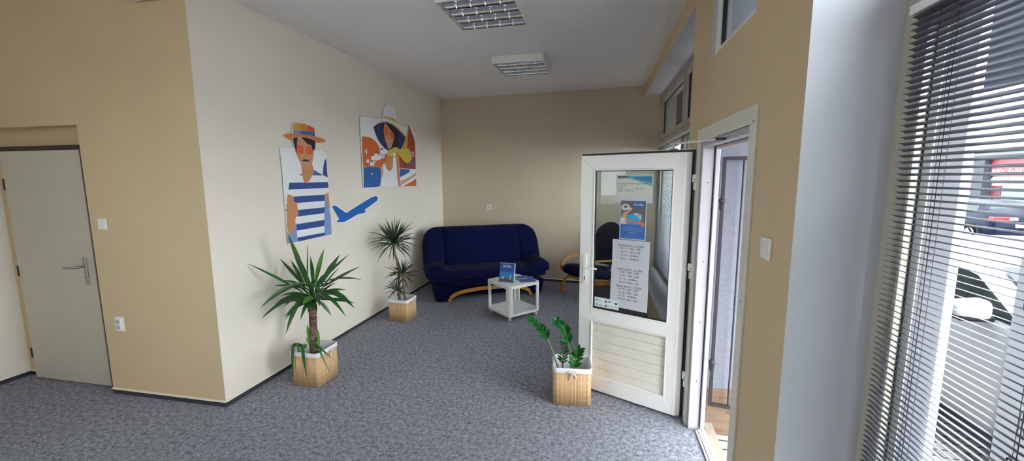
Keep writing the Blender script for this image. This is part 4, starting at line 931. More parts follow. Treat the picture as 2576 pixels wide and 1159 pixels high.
for sgn in (-1, 1):
    b = MB(SF); b.rbox((sgn * 0.70, 0.22, 0.128), (0.10, 0.20, 0.115), 0.03, (8, 8, 8), lambda x, y, z: (x * (1.0 + .35 * (z + .115) / .23), y - (0.03 if y < 0 else 0) * (z + .115) / 0.23, z)); b.build('base_side', 'navy_velour', sofa)
rail = bez([(-0.60, 0.005, 0.052), (-0.55, 0.0, 0.098), (-0.42, -0.006, 0.142), (-0.2, -0.01, 0.168), (0, -0.01, 0.172), (0.2, -0.01, 0.168), (0.42, -0.006, 0.142), (0.55, 0.0, 0.098), (0.60, 0.005, 0.052)], 6)
b = MB(); pts = [SF(*p) for p in rail]
b.strip(pts, AY, 0.028, 0.05); b.build('front_rail', 'beech', sofa, bevel=0.005)
for sgn in (-1, 1):
    b = MB(); b.lathe([(0.002, 0), (0.02, 0.002), (0.029, 0.016), (0.031, 0.026), (0.028, 0.038), (0.018, 0.049), (0.002, 0.051)], SF(sgn * 0.605, 0.01, 0), 'z', 16); b.build('foot', 'beech', sofa)
for sgn in (-1, 1):
    b = MB(); b.lathe([(0.02, 0), (0.03, 0.02), (0.03, 0.045)], SF(sgn * 0.6, 0.42, 0), 'z', 12); b.build('foot', 'beech', sofa)

# ================================================================== armchair behind the door
CA = radians(222); CO = Vector((-0.265, 6.02, 0))
CXd = Vector((cos(CA), sin(CA), 0)); CYd = Vector((-CXd.y, CXd.x, 0))
def CF(f_, s, z):                # f forwards, s sideways, z up
    p = CO + CXd * f_ + CYd * s
    return (p.x, p.y, z)
arm = thing('armchair', 'navy cushioned bentwood armchair partly hidden by the open door', 'armchair', CF(0, 0, 0))
for s in (-0.29, 0.29):
    b = MB(); b.strip([CF(f_, s, z) for f_, _, z in bez([(-0.36, 0, 0.545), (-0.12, 0, 0.56), (0.06, 0, 0.57), (0.17, 0, 0.545), (0.24, 0, 0.48), (0.25, 0, 0.40), (0.20, 0, 0.33), (0.05, 0, 0.29), (-0.15, 0, 0.262)], 6)], CYd, 0.055, 0.022)
    b.build('arm_bow', 'beech', arm, bevel=0.004)
    b = MB(); b.strip([CF(f_, s * .93, z) for f_, _, z in bez([(-0.10, 0, 0.245), (0.06, 0, 0.25), (0.17, 0, 0.225), (0.23, 0, 0.15), (0.275, 0, 0.005)], 6)], CYd, 0.055, 0.024)
    b.build('front_leg', 'beech', arm, bevel=0.004)
    b = MB(); b.strip([CF(f_, s * .93, z) for f_, _, z in bez([(0.02, 0, 0.22), (-0.14, 0, 0.215), (-0.26, 0, 0.17), (-0.36, 0, 0.09), (-0.42, 0, 0.005)], 6)], CYd, 0.055, 0.024)
    b.build('rear_leg', 'beech', arm, bevel=0.004)
b = MB(CF); b.rbox((0.0, 0, 0.36), (0.29, 0.255, 0.075), 0.065, (16, 14, 8), lambda x, y, z: (x, y, z + 0.16 * x + (0.02 * (1 - (y / .255) ** 2) if z > 0 else 0) - 0.03 * sm(.15, .29, x) * (1 if z > 0 else 0)))
b.build('seat_cushion', 'navy_velour', arm)
b = MB(CF)
def cb(x, y, z):                 # x thickness, z height
    hz = 0.33
    top = -0.03 * math.cos(y / .25 * pi * 1.0) * max(0, z / hz)
    return (x - 0.42 * (z + hz) + (0.025 * (1 - (y / .255) ** 2) * (1 if x > 0 else 0)) + 0.02 * math.exp(-((z - .08) / .03) ** 2) * (-1 if x > 0 else 0), y, z - top - 0.04 * (abs(y) / .255) ** 3 * max(0, z / hz))
b.rbox((-0.20, 0, 0.72), (0.06, 0.255, 0.33), 0.055, (8, 16, 22), cb)
b.build('back_cushion', 'navy_velour', arm)
b = MB()
for s in (-.2, .2): b.tube([CF(.2, s, .30), CF(-.3, s, .255), CF(-.36, s, .4), CF(-.56, s, .98)], .012, 6)
b.tube([CF(.16, -.27, .26), CF(.16, .27, .26)], .012, 8); b.tube([CF(-.2, -.27, .22), CF(-.2, .27, .22)], .012, 8)
b.build('cross_rail', 'beech', arm)

# ================================================================== side table on castors
TA = radians(49.4); TC = Vector((-1.150, 4.958, 0))
TX = Vector((cos(TA), sin(TA), 0)); TY = Vector((-TX.y, TX.x, 0))
def TF(a, c, z):
    p = TC + TX * a + TY * c
    return (p.x, p.y, z)
tab = thing('side_table', 'square white side table on castors in front of the sofa', 'table', TF(0, 0, 0))
def rsq(h, r, n=6):
    out = []
    for cx_, cy_, a0 in ((h - r, h - r, 0), (-h + r, h - r, 90), (-h + r, -h + r, 180), (h - r, -h + r, 270)):
        for k in range(n + 1):
            a = radians(a0 + 90 * k / n); out.append((cx_ + r * cos(a), cy_ + r * sin(a)))
    return out
b = MB(TF); b.prism(rsq(0.25, 0.05), 0.412, 0.444); b.prism(rsq(0.25, 0.05), 0.444, 0.449); b.build('table_top', 'table_white', tab, bevel=0.002, seg=1)
b = MB(TF); b.prism(rsq(0.25, 0.05), 0.062, 0.092); b.build('lower_shelf', 'table_white', tab, bevel=0.002, seg=1)
for sa_, sc in ((1, 1), (1, -1), (-1, 1), (-1, -1)):
    b = MB(TF)
    h, r = 0.2495, 0.05
    outer = [(h - r + r * cos(radians(90 * k / 6)), h - r + r * sin(radians(90 * k / 6))) for k in range(7)]
    inner = [(h - r + (r - .018) * cos(radians(90 * k / 6)), h - r + (r - .018) * sin(radians(90 * k / 6))) for k in range(7)][::-1]
    poly = [(h, h - r - .012)] + outer + [(h - r - .012, h), (h - r - .012, h - .018)] + inner + [(h - .018, h - r - .012)]
    poly = [(sa_ * p[0], sc * p[1]) for p in poly]
    if sa_ * sc < 0: poly = poly[::-1]
    b.prism(poly, 0.0925, 0.4115); b.build('leg', 'table_white', tab)
    cpos = (sa_ * 0.205, sc * 0.205)
    cb_ = MB(); c0 = TF(cpos[0], cpos[1], 0)
    cb_.lathe([(0.006, 0.04), (0.006, 0.0615)], c0, 'z', 8)
    cb_.box(c0[0] - .012, c0[0] + .012, c0[1] - .015, c0[1] + .015, 0.032, 0.045)
    cs = cb_.build('castor', 'plastic_white', tab)
    for off in (-.0095, .0095):
        w_ = MB(); w_.lathe([(0.012, -.005), (0.019, -.005), (0.02, -.003), (0.02, .003), (0.019, .005), (0.012, .005)], (c0[0] + off, c0[1], 0.02), 'x', 14); w_.build('wheel', 'plastic_white', cs)

# brochure stand: clear acrylic holder with brochures in it
BR = Vector((-1.215, 4.865, 0.4492)); ba = radians(-6)
BX = Vector((cos(ba), sin(ba), 0)); BY = Vector((-BX.y, BX.x, 0))
def BF(x, y, z):
    p = BR + BX * x + BY * y
    return (p.x, p.y, BR.z + z)
hl = thing('brochure_holder', 'clear acrylic brochure holder on the white side table', 'brochure holder', BF(0, 0, 0))
b = MB(BF); b.box(-.108, .108, -.045, .05, 0, .003); b.build('base_plate', 'acrylic', hl)
def lean(x, y, z): return BF(x, y + .22 * z, z)
b = MB(lean); b.box(-.108, .108, .022, .025, .004, .215); b.build('back_plate', 'acrylic', hl)
b = MB(lean); b.box(-.108, -.092, -.012, -.009, .004, .06); b.box(.092, .108, -.012, -.009, .004, .06); b.box(-.092, .092, -.012, -.009, .004, .03); b.build('front_lip', 'acrylic', hl)
b = MB(lean); b.box(-.098, .098, -.006, .02, .006, .226, 0)
F = lambda x, y, l=.0005: (x, -.006 - l, y)
rect2 = lambda x0, x1, y0, y1, m, l=.0004: b.add([F(x0, y0, l), F(x1, y0, l), F(x1, y1, l), F(x0, y1, l)], [(0, 1, 2, 3)], m)
rect2(-.098, .098, .006, .226, 1); rect2(-.098, .098, .006, .12, 2, .0006)
rect2(-.075, .07, .012, .03, 3, .0008); rect2(-.062, -.04, .03, .062, 4, .0009); rect2(.04, .058, .03, .082, 4, .0009); rect2(-.066, -.036, .05, .06, 0, .001); rect2(.038, .06, .066, .074, 0, .001)
put_text(b, 'invia', .05, lambda x, y: F(x, y, .001), 0, x0=-.056, y0=.176, width=.108, bold=.0015)
tag(b.build('brochure', ['print_white', 'print_invia_blue', 'print_invia_sky', 'print_brochure_tan', 'print_lilac']), 'blue invia brochures standing in the acrylic holder on the table', 'brochure')

def magazine(x, y, ang, w, h, z, cols, label, pic):
    ca, sa_ = cos(ang), sin(ang)
    f_ = lambda a, c, zz=0: (x + a * ca - c * sa_, y + a * sa_ + c * ca, z + zz)
    b = MB(f_); b.box(-w / 2, w / 2, -h / 2, h / 2, 0, .0042, 0)
    b.add([f_2 for f_2 in ((-w / 2 + .002, -h / 2 + .002, .0044), (w / 2 - .002, -h / 2 + .002, .0044), (w / 2 - .002, h / 2 - .002, .0044), (-w / 2 + .002, h / 2 - .002, .0044))], [(0, 1, 2, 3)], 1)
    for k, (a0, a1, c0, c1, m_) in enumerate(pic):
        b.add([(a0 * w, c0 * h, .0046 + k * .0001), (a1 * w, c0 * h, .0046 + k * .0001), (a1 * w, c1 * h, .0046 + k * .0001), (a0 * w, c1 * h, .0046 + k * .0001)], [(0, 1, 2, 3)], m_)
    tag(b.build('magazine', ['print_' + c for c in cols]), label, 'magazine', 'magazines on the side table')
magazine(-1.035, 5.045, radians(35), .21, .297, .4494, ['white', 'magazine_teal', 'orange', 'white'], 'teal magazine lying undermost on the white side table', [(-.5, .5, -.5, -.3, 2), (-.4, .4, .1, .25, 3)])
magazine(-0.985, 5.00, radians(22), .21, .297, .454, ['white', 'invia_blue', 'magazine_purple', 'sea', 'lilac'], 'dark blue magazine lying on top of the teal one', [(-.45, .45, -.42, -.1, 2), (-.45, .1, .05, .2, 4), (-.45, .45, .25, .45, 3)])
# ================================================================== baskets and plants
def basket(cx, cy, hx, hy, rot, h, label, bow):
    ca, sa_ = cos(rot), sin(rot)
    P = lambda x, y, z: (cx + x * ca - y * sa_, cy + x * sa_ + y * ca, z)
    r = thing('bamboo_basket', label, 'basket', (cx, cy, 0), 'lined bamboo baskets used as planters')
    def ring(k, rr, n=6):
        out = []
        for sx, sy, a0 in ((1, 1, 0), (-1, 1, 90), (-1, -1, 180), (1, -1, 270)):
            for q in range(n + 1):
                a = radians(a0 + 90 * q / n); out.append((sx * (hx + k - rr) + rr * cos(a), sy * (hy + k - rr) + rr * sin(a)))
        return out
    def shell(b, o_, i_, z0, z1, m=0):
        n = len(o_)
        vs = [(x, y, z0) for x, y in o_] + [(x, y, z1) for x, y in o_] + [(x, y, z1) for x, y in i_] + [(x, y, z0) for x, y in i_]
        fs = []
        for k in range(n):
            l = (k + 1) % n
            for a in range(4): fs.append((a * n + k, a * n + l, ((a + 1) % 4) * n + l, ((a + 1) % 4) * n + k))
        b.add(vs, fs, m, True)
    rr = 0.038
    b = MB(P); shell(b, ring(0, rr), ring(-.005, rr), 0.003, h - 0.02)
    b.prism(ring(-.005, rr), 0.003, 0.008); bw_ = b.build('bamboo_wall', 'bamboo', r)
    b = MB(P)
    n = len(ring(0, rr))
    cuff = h - 0.040
    o_ = ring(0.0035, rr)
    # cloth cuff folded over the rim, hanging a little unevenly, and the lining inside
    lo = [(x, y, cuff + 0.004 * sin(k * 1.7) + 0.003 * cos(k * .9)) for k, (x, y) in enumerate(o_)]
    prof = [lo, [(x, y, h - 0.006) for x, y in ring(0.004, rr)], [(x, y, h) for x, y in ring(0.0005, rr)], [(x, y, h - 0.006) for x, y in ring(-.007, rr)], [(x, y, 0.10) for x, y in ring(-.010, rr)]]
    vs = [p for row in prof for p in row]
    fs = [(a * n + k, a * n + (k + 1) % n, (a + 1) * n + (k + 1) % n, (a + 1) * n + k) for a in range(4) for k in range(n)]
    b.add(vs, fs, 0, True); b.build('cloth_liner', 'liner_cloth', r)
    # drawstring bow on one side
    if bow == 'front': Q = lambda a, d, z: P(a, -hy - .004 - d, z)
    else: Q = lambda a, d, z: P(hx + .004 + d, a, z)
    z0 = h - 0.03
    off = 0.0 if bow == 'front' else 0.03
    b = MB()
    for sg in (-1, 1):
        b.tube([Q(off, .006, z0)] + [Q(off + sg * x, .006 + d, z0 + z) for x, d, z in ((.012, .004, .012), (.026, .005, .014), (.03, .004, .004), (.018, .003, -.004), (.0, .002, 0))], .0032, 6)
    b.tube([Q(off, .005, z0), Q(off - .006, .008, z0 - .02), Q(off - .012, .006, z0 - .042), Q(off - .016, .005, z0 - .062)], [.003, .0045, .005, .0045], 6)
    b.tube([Q(off, .005, z0), Q(off + .014, .008, z0 - .014), Q(off + .028, .006, z0 - .032), Q(off + .036, .005, z0 - .046)], [.003, .004, .0045, .004], 6)
    b.lathe([(.002, -.005), (.006, -.003), (.006, .003), (.002, .005)], Q(off, .007, z0), 'z', 8)
    b.build('bow', 'liner_cloth', r)
    return P
def pot(parent, P, hx, hy, ztop):
    b = MB(P); b.lathe([(.085, .012), (min(hx, hy) - .018, ztop)], (0, 0, 0), 'z', 20); b.build('pot', 'plastic_dark', parent)
    b = MB(P); b.lathe([(.01, ztop + .001), (min(hx, hy) - .022, ztop + .001), (min(hx, hy) - .022, ztop + .006)], (0, 0, 0), 'z', 20); b.build('soil', 'soil', parent)

CAMP = Vector((0, 0, EYE))
def leaf_blade(b, base, tip, width, lift, m=0, n=8, face=0.6, seed=0, droop=0.0, fold=0.25, shape='lance', via=None):
    B, T = Vector(base), Vector(tip); L = (T - B).length
    up = Vector((0, 0, 1))
    pts = [B + (T - B) * (k / n) + up * (lift * L * 4 * (k / n) * (1 - k / n)) - up * (droop * L * (k / n) ** 3) + up * (droop * L * (k / n)) for k in range(n + 1)]
    if via:
        q = bez([B] + [Vector(v) for v in via] + [T], 5); n = len(q) - 1; pts = q
    rnd = random.Random(seed)
    nv = (CAMP - B).normalized() * face + up * (1 - face) + Vector((rnd.uniform(-.35, .35), rnd.uniform(-.35, .35), rnd.uniform(-.2, .2)))
    vs = []
    for k, p in enumerate(pts):
        t = (pts[min(k + 1, n)] - pts[max(k - 1, 0)]).normalized()
        side = t.cross(nv)
        side = side.normalized() if side.length > 1e-4 else Vector((1, 0, 0))
        nn = side.cross(t).normalized()
        s = k / n
        if shape == 'lance': w = width * (0.45 + 1.9 * s - 1.2 * s * s if s < 0.45 else max(0.0, 1.062 * (1 - ((s - .45) / .55) ** 1.7)))
        else: w = width * max(0.02, sin(pi * min(1, s * .93 + .07)) ** 0.75)
        if k == n: w = 0.0004
        vs += [tuple(p - side * (w / 2) + nn * (fold * w * .5)), tuple(p), tuple(p + side * (w / 2) + nn * (fold * w * .5))]
    fs = []
    for k in range(n):
        a = k * 3
        fs += [(a, a + 1, a + 4, a + 3), (a + 1, a + 2, a + 5, a + 4)]
    b.add(vs, fs, m, True)

# yucca near the wall corner
PB = basket(-2.468, 2.900, 0.139, 0.139, 0.0, 0.302, 'bamboo basket planter holding the thick-trunked yucca', 'side')
yu = thing('yucca_plant', 'yucca with one thick brown trunk and sword-shaped leaves', 'plant', (-2.468, 2.9, 0.01))
pot(yu, PB, .139, .139, 0.20)
b = MB()
tp = bez([(-2.469, 2.895, 0.19), (-2.468, 2.896, 0.32), (-2.463, 2.898, 0.45), (-2.459, 2.9, 0.56), (-2.455, 2.9, 0.675)], 14)
b.tube(tp, [0.0335 + 0.0018 * sin(k * 2.1) + 0.001 * sin(k * .7) - 0.003 * k / len(tp) for k in range(len(tp))], 16)
b.build('trunk', 'trunk_bark', yu)
b = MB(); b.lathe([(.033, 0), (.037, .012), (.03, .03), (.018, .06), (.006, .09)], (-2.453, 2.9, .66), 'z', 12); b.build('crown_base', 'trunk_pale', yu)
b = MB()
core = Vector((-2.45, 2.9, 0.74))
for k, (B, T, w) in enumerate(YUCCA):
    Bv = Vector(B) * 0.55 + (core + Vector((0, 0, .04 * ((k * 7) % 5 - 2)))) * 0.45; Bv.y = 2.9 + (B[1] - 2.9) * .6
    Tv = Vector(T)
    dz = Tv.z - Bv.z
    lift = 0.11 if dz < -0.05 else (0.05 if dz < .15 else 0.015)
    if k == 22: lift, w = .12, .95
    leaf_blade(b, Bv, Tv, 0.041 * w, lift, 1 if k in (4, 7, 20) else 0, n=10, face=0.55, seed=k)
rnd = random.Random(3)
for k in range(46):
    a = rnd.uniform(0, 2 * pi); el = rnd.uniform(-.6, .8); L = rnd.uniform(.17, .32)
    d = Vector((cos(a) * cos(el), sin(a) * cos(el) * .9, sin(el)))
    T = core + d * L
    if T.x < -2.8: T.x = -2.8
    leaf_blade(b, core + Vector((0, 0, rnd.uniform(-.06, .05))) + d * .025, T, 0.03, 0.1, 0, n=8, face=0.3, seed=100 + k)
b.build('foliage', ['leaf_yucca', 'leaf_young'], yu)
b = MB()
for k, (B, T, w) in enumerate(SPROUT):
    via = None
    if k < 3: via = [((B[0] + T[0]) / 2, 2.80, 0.345), (B[0] * .35 + T[0] * .65, 2.752, 0.325)]
    if k == 3: via = [(-2.43, 2.83, 0.355), (-2.325, 2.81, 0.325)]
    leaf_blade(b, (B[0], B[1], .30) if k < 4 else B, T, 0.036 if k < 2 else 0.022, 0.05, 1 if k > 3 else 0, n=9, face=.75, seed=200 + k, via=via)
b.tube([(-2.53, 2.82, .2), (-2.54, 2.80, .30), (-2.545, 2.79, .36)], [.009, .008, .006], 8, 1)
b.build('side_shoot', ['leaf_yucca', 'leaf_young'], yu)

# dracaena beside the sofa
PB = basket(-2.478, 4.495, 0.135, 0.132, 0.0, 0.275, 'bamboo basket planter beside the sofa holding the thin-leaved plant', 'side')
dr = thing('dracaena_plant', 'dark thin-leaved dracaena with two slender stems by the sofa', 'plant', (-2.478, 4.495, 0.01))
pot(dr, PB, .135, .132, 0.19)
b = MB(); b.tube(bez([(-2.52, 4.5, 0.18), (-2.52, 4.5, 0.32), (-2.518, 4.5, 0.50), (-2.514, 4.5, 0.63), (-2.53, 4.5, 0.74), (-2.562, 4.5, 0.83), (-2.568, 4.5, 0.93)], 5), .0165, 10); b.build('trunk', 'trunk_pale', dr)
b = MB(); b.tube(bez([(-2.435, 4.49, 0.18), (-2.44, 4.49, 0.30), (-2.449, 4.49, 0.43), (-2.456, 4.49, 0.56)], 5), .0125, 10); b.build('trunk', 'trunk_pale', dr)
def tuft(c, R, n, seed, name, wall=-2.82):
    rnd = random.Random(seed); b = MB()
    for k in range(n):
        a = 2 * pi * (k * 0.618 % 1) + rnd.uniform(-.2, .2)
        el = -0.75 + 2.2 * ((k + .5) / n) + rnd.uniform(-.15, .15)
        L = R * rnd.uniform(.78, 1.08)
        d = Vector((cos(a) * cos(el), sin(a) * cos(el), sin(el)))
        T = Vector(c) + d * L
        T.x = max(T.x, wall)
        leaf_blade(b, Vector(c) + d * .015 + Vector((0, 0, rnd.uniform(-.03, .03))), T, rnd.uniform(.011, .015), 0.10 if el < .7 else .02, 0, n=7, face=0.45, seed=seed * 100 + k, fold=.2)
    return b.build(name, 'leaf_dracaena', dr)
tuft((-2.566, 4.5, 0.955), 0.335, 92, 11, 'foliage')
tuft((-2.458, 4.49, 0.565), 0.225, 46, 12, 'foliage')
tuft((-2.535, 4.47, 0.365), 0.185, 38, 13, 'foliage')

# zamioculcas in front of the open door
PB = basket(-0.240, 3.086, 0.148, 0.125, radians(7.3), 0.305, 'bamboo basket planter standing against the open entrance door', 'front')
zz_ = thing('zamioculcas_plant', 'small plant with glossy paired leaflets by the open entrance door', 'plant', (-0.24, 3.086, 0.01))
pot(zz_, PB, .148, .125, 0.10)
def frond(path, n, l0, l1, start, seed, spread, wide=.5):
    rnd = random.Random(seed)
    pts = bez(path, 10); L = len(pts)
    b = MB(); b.tube(pts, [0.0085 * (1 - .65 * k / L) for k in range(L)], 8); b.build('stem', 'stem_zz', zz_)
    b = MB()
    for k in range(n):
        s = start + (1 - start) * k / (n - 1)
        i = min(L - 2, int(s * (L - 1))); p = pts[i]; t = (pts[i + 1] - pts[max(0, i - 1)]).normalized()
        side = t.cross(Vector((0.25, -1, 0.1))).normalized()
        for sg in (-1, 1):
            l = l0 + (l1 - l0) * (k / (n - 1)) + rnd.uniform(-.006, .006)
            d = (side * sg * spread + t * 0.75 + Vector((0, -0.35 + rnd.uniform(-.3, .3), 0.05))).normalized()
            leaf_blade(b, p + d * .004, p + d * l, l * wide, 0.06, 0, n=6, face=.5, seed=seed * 50 + k * 2 + (sg > 0), fold=.25, shape='oval')
    t = (pts[-1] - pts[-3]).normalized(); leaf_blade(b, pts[-1], pts[-1] + t * l1, l1 * .4, .03, 0, n=6, face=.5, seed=seed, shape='oval')
    b.build('leaflets', 'leaf_zz', zz_)
frond([(-0.315, 3.05, 0.10), (-0.338, 3.05, 0.235), (-0.411, 3.05, 0.444), (-0.477, 3.05, 0.565), (-0.575, 3.05, 0.652)], 14, .075, .04, .58, 1, .7, .42)
frond([(-0.30, 3.09, 0.10), (-0.312, 3.09, 0.24), (-0.306, 3.09, 0.36), (-0.302, 3.09, 0.478)], 9, .07, .055, .45, 2, .8, .26)
frond([(-0.22, 3.07, 0.10), (-0.240, 3.07, 0.25), (-0.258, 3.07, 0.41), (-0.274, 3.07, 0.49), (-0.298, 3.07, 0.57), (-0.352, 3.07, 0.63)], 12, .075, .055, .5, 3, .75, .42)
frond([(-0.235, 3.04, 0.10), (-0.225, 3.03, 0.25), (-0.205, 3.03, 0.36), (-0.19, 3.02, 0.42)], 6, .085, .07, .45, 4, .9, .48)

# ================================================================== stickers and poster on the near window
b = MB(RW); b.box(1.294, 1.393, 0.2655, 0.2685, 0.52, 2.17)
tag(b.build('window_film_strip', 'window_film'), 'tall frosted film strip on the near window glass', 'window sticker')
FP = lambda x, y, l=.0: RW(1.113 - x, 0.2672 - l, 0.62 + y)
b = MB(); W_, H_ = .297, .96
b.add([FP(0, 0), FP(W_, 0), FP(W_, H_), FP(0, H_)], [(0, 1, 2, 3)], 0)
b.add([FP(0, 0, -.0006), FP(W_, 0, -.0006), FP(W_, H_, -.0006), FP(0, H_, -.0006)], [(0, 1, 2, 3)], 0)
r4 = lambda x0, x1, y0, y1, m, l: b.add([FP(x0, y0, l), FP(x1, y0, l), FP(x1, y1, l), FP(x0, y1, l)], [(0, 1, 2, 3)], m)
r4(.055, .29, .70, .80, 1, .0004); r4(.065, .29, .735, .765, 2, .0006)
for k in range(5): r4(.07, .29, .738 + k * .006, .7405 + k * .006, 3, .0008)
for k in range(6): r4(.02 + k * .012, .0225 + k * .012, .84 - .01 * (k % 3), .93, 4, .0004)
for k in range(7): r4(.05 + k * .012, .052 + k * .012, .56, .62 + .01 * (k % 2), 4, .0004)
put_text(b, 'Španělsko', .042, lambda x, y: FP(x, y, .0006), 5, x0=.034, y0=.475, bold=.0004)
tag(b.build('window_poster', ['window_film', 'print_pool', 'print_white', 'print_hair', 'ink_grey', 'ink']), 'white travel poster with a blue picture on the near window, cut by the right edge', 'poster')

# ================================================================== entrance recess and street
b = MB(); b.box(0.712, 0.775, 1.99, 2.97, -0.10, 0.0, 0)
struct(b.build('trim_5', 'stone_tile', bevel=0.006), 'pale stone step outside the entrance threshold', 'step')
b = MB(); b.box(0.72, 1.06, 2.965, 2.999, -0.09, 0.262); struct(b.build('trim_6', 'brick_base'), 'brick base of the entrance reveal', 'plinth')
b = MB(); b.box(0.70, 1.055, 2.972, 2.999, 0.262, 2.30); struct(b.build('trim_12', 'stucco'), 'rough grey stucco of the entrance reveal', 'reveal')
b = MB(RW)
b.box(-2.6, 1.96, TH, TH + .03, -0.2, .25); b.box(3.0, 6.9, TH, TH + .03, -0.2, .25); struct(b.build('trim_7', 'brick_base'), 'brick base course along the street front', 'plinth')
gt = thing('window_grille_gate', 'dark iron folding grille gate against the entrance reveal', 'grille gate', (0.7435, 2.93, 0.14))
GA = radians(-9); GO = Vector((0.7475, 2.93, 0))
def GF(a, c, z):
    return (GO.x + a * cos(GA) - c * sin(GA), GO.y + a * sin(GA) + c * cos(GA), z)
b = MB(GF)
b.box(-.011, .011, -.011, .011, .15, 1.885); b.box(.37, .392, -.011, .011, .15, 1.885)
b.box(.011, .37, -.011, .011, .15, .172); b.box(.011, .37, -.011, .011, 1.863, 1.885); b.build('gate_frame', 'wrought_iron', gt, bevel=0.002, seg=1)
for a in (.112, .24):
    b = MB(); b.tube([GF(a, 0, .172), GF(a, 0, 1.863)], .0062, 8); b.build('bar', 'wrought_iron', gt)
for z in (.468, 1.597):
    b = MB(); c0 = GF(-.002, 0, z); b.lathe([(.012, -.06), (.016, -.05), (.016, -.012), (.02, -.01), (.02, .012), (.014, .014), (.014, .024)], c0, 'z', 12); b.build('hinge_collar', 'wrought_iron', gt)

b = MB()
b.add([(-30, -30, -.15), (0.775, -30, -.15), (0.775, -2.8, -.15), (-5.3, -2.8, -.15), (-5.3, 8, -.15), (-30, 8, -.15)], [(0, 1, 2, 3, 4, 5)], 0)
gx = [(0.775, -0.085), (1.5, -0.10), (2.24, -0.12), (2.27, -0.25), (5, -0.27), (7, -0.32), (12, -0.55), (20, -0.62), (34, -0.65)]
for (x0, z0), (x1, z1) in zip(gx[:-1], gx[1:]):
    b.add([(x0, -14, z0), (x1, -14, z1), (x1, 52, z1), (x0, 52, z0)], [(0, 1, 2, 3)], 0 if x0 < 5 else 1)
struct(b.build('ground', ['paving', 'asphalt']), 'pale paving and street outside', 'ground')

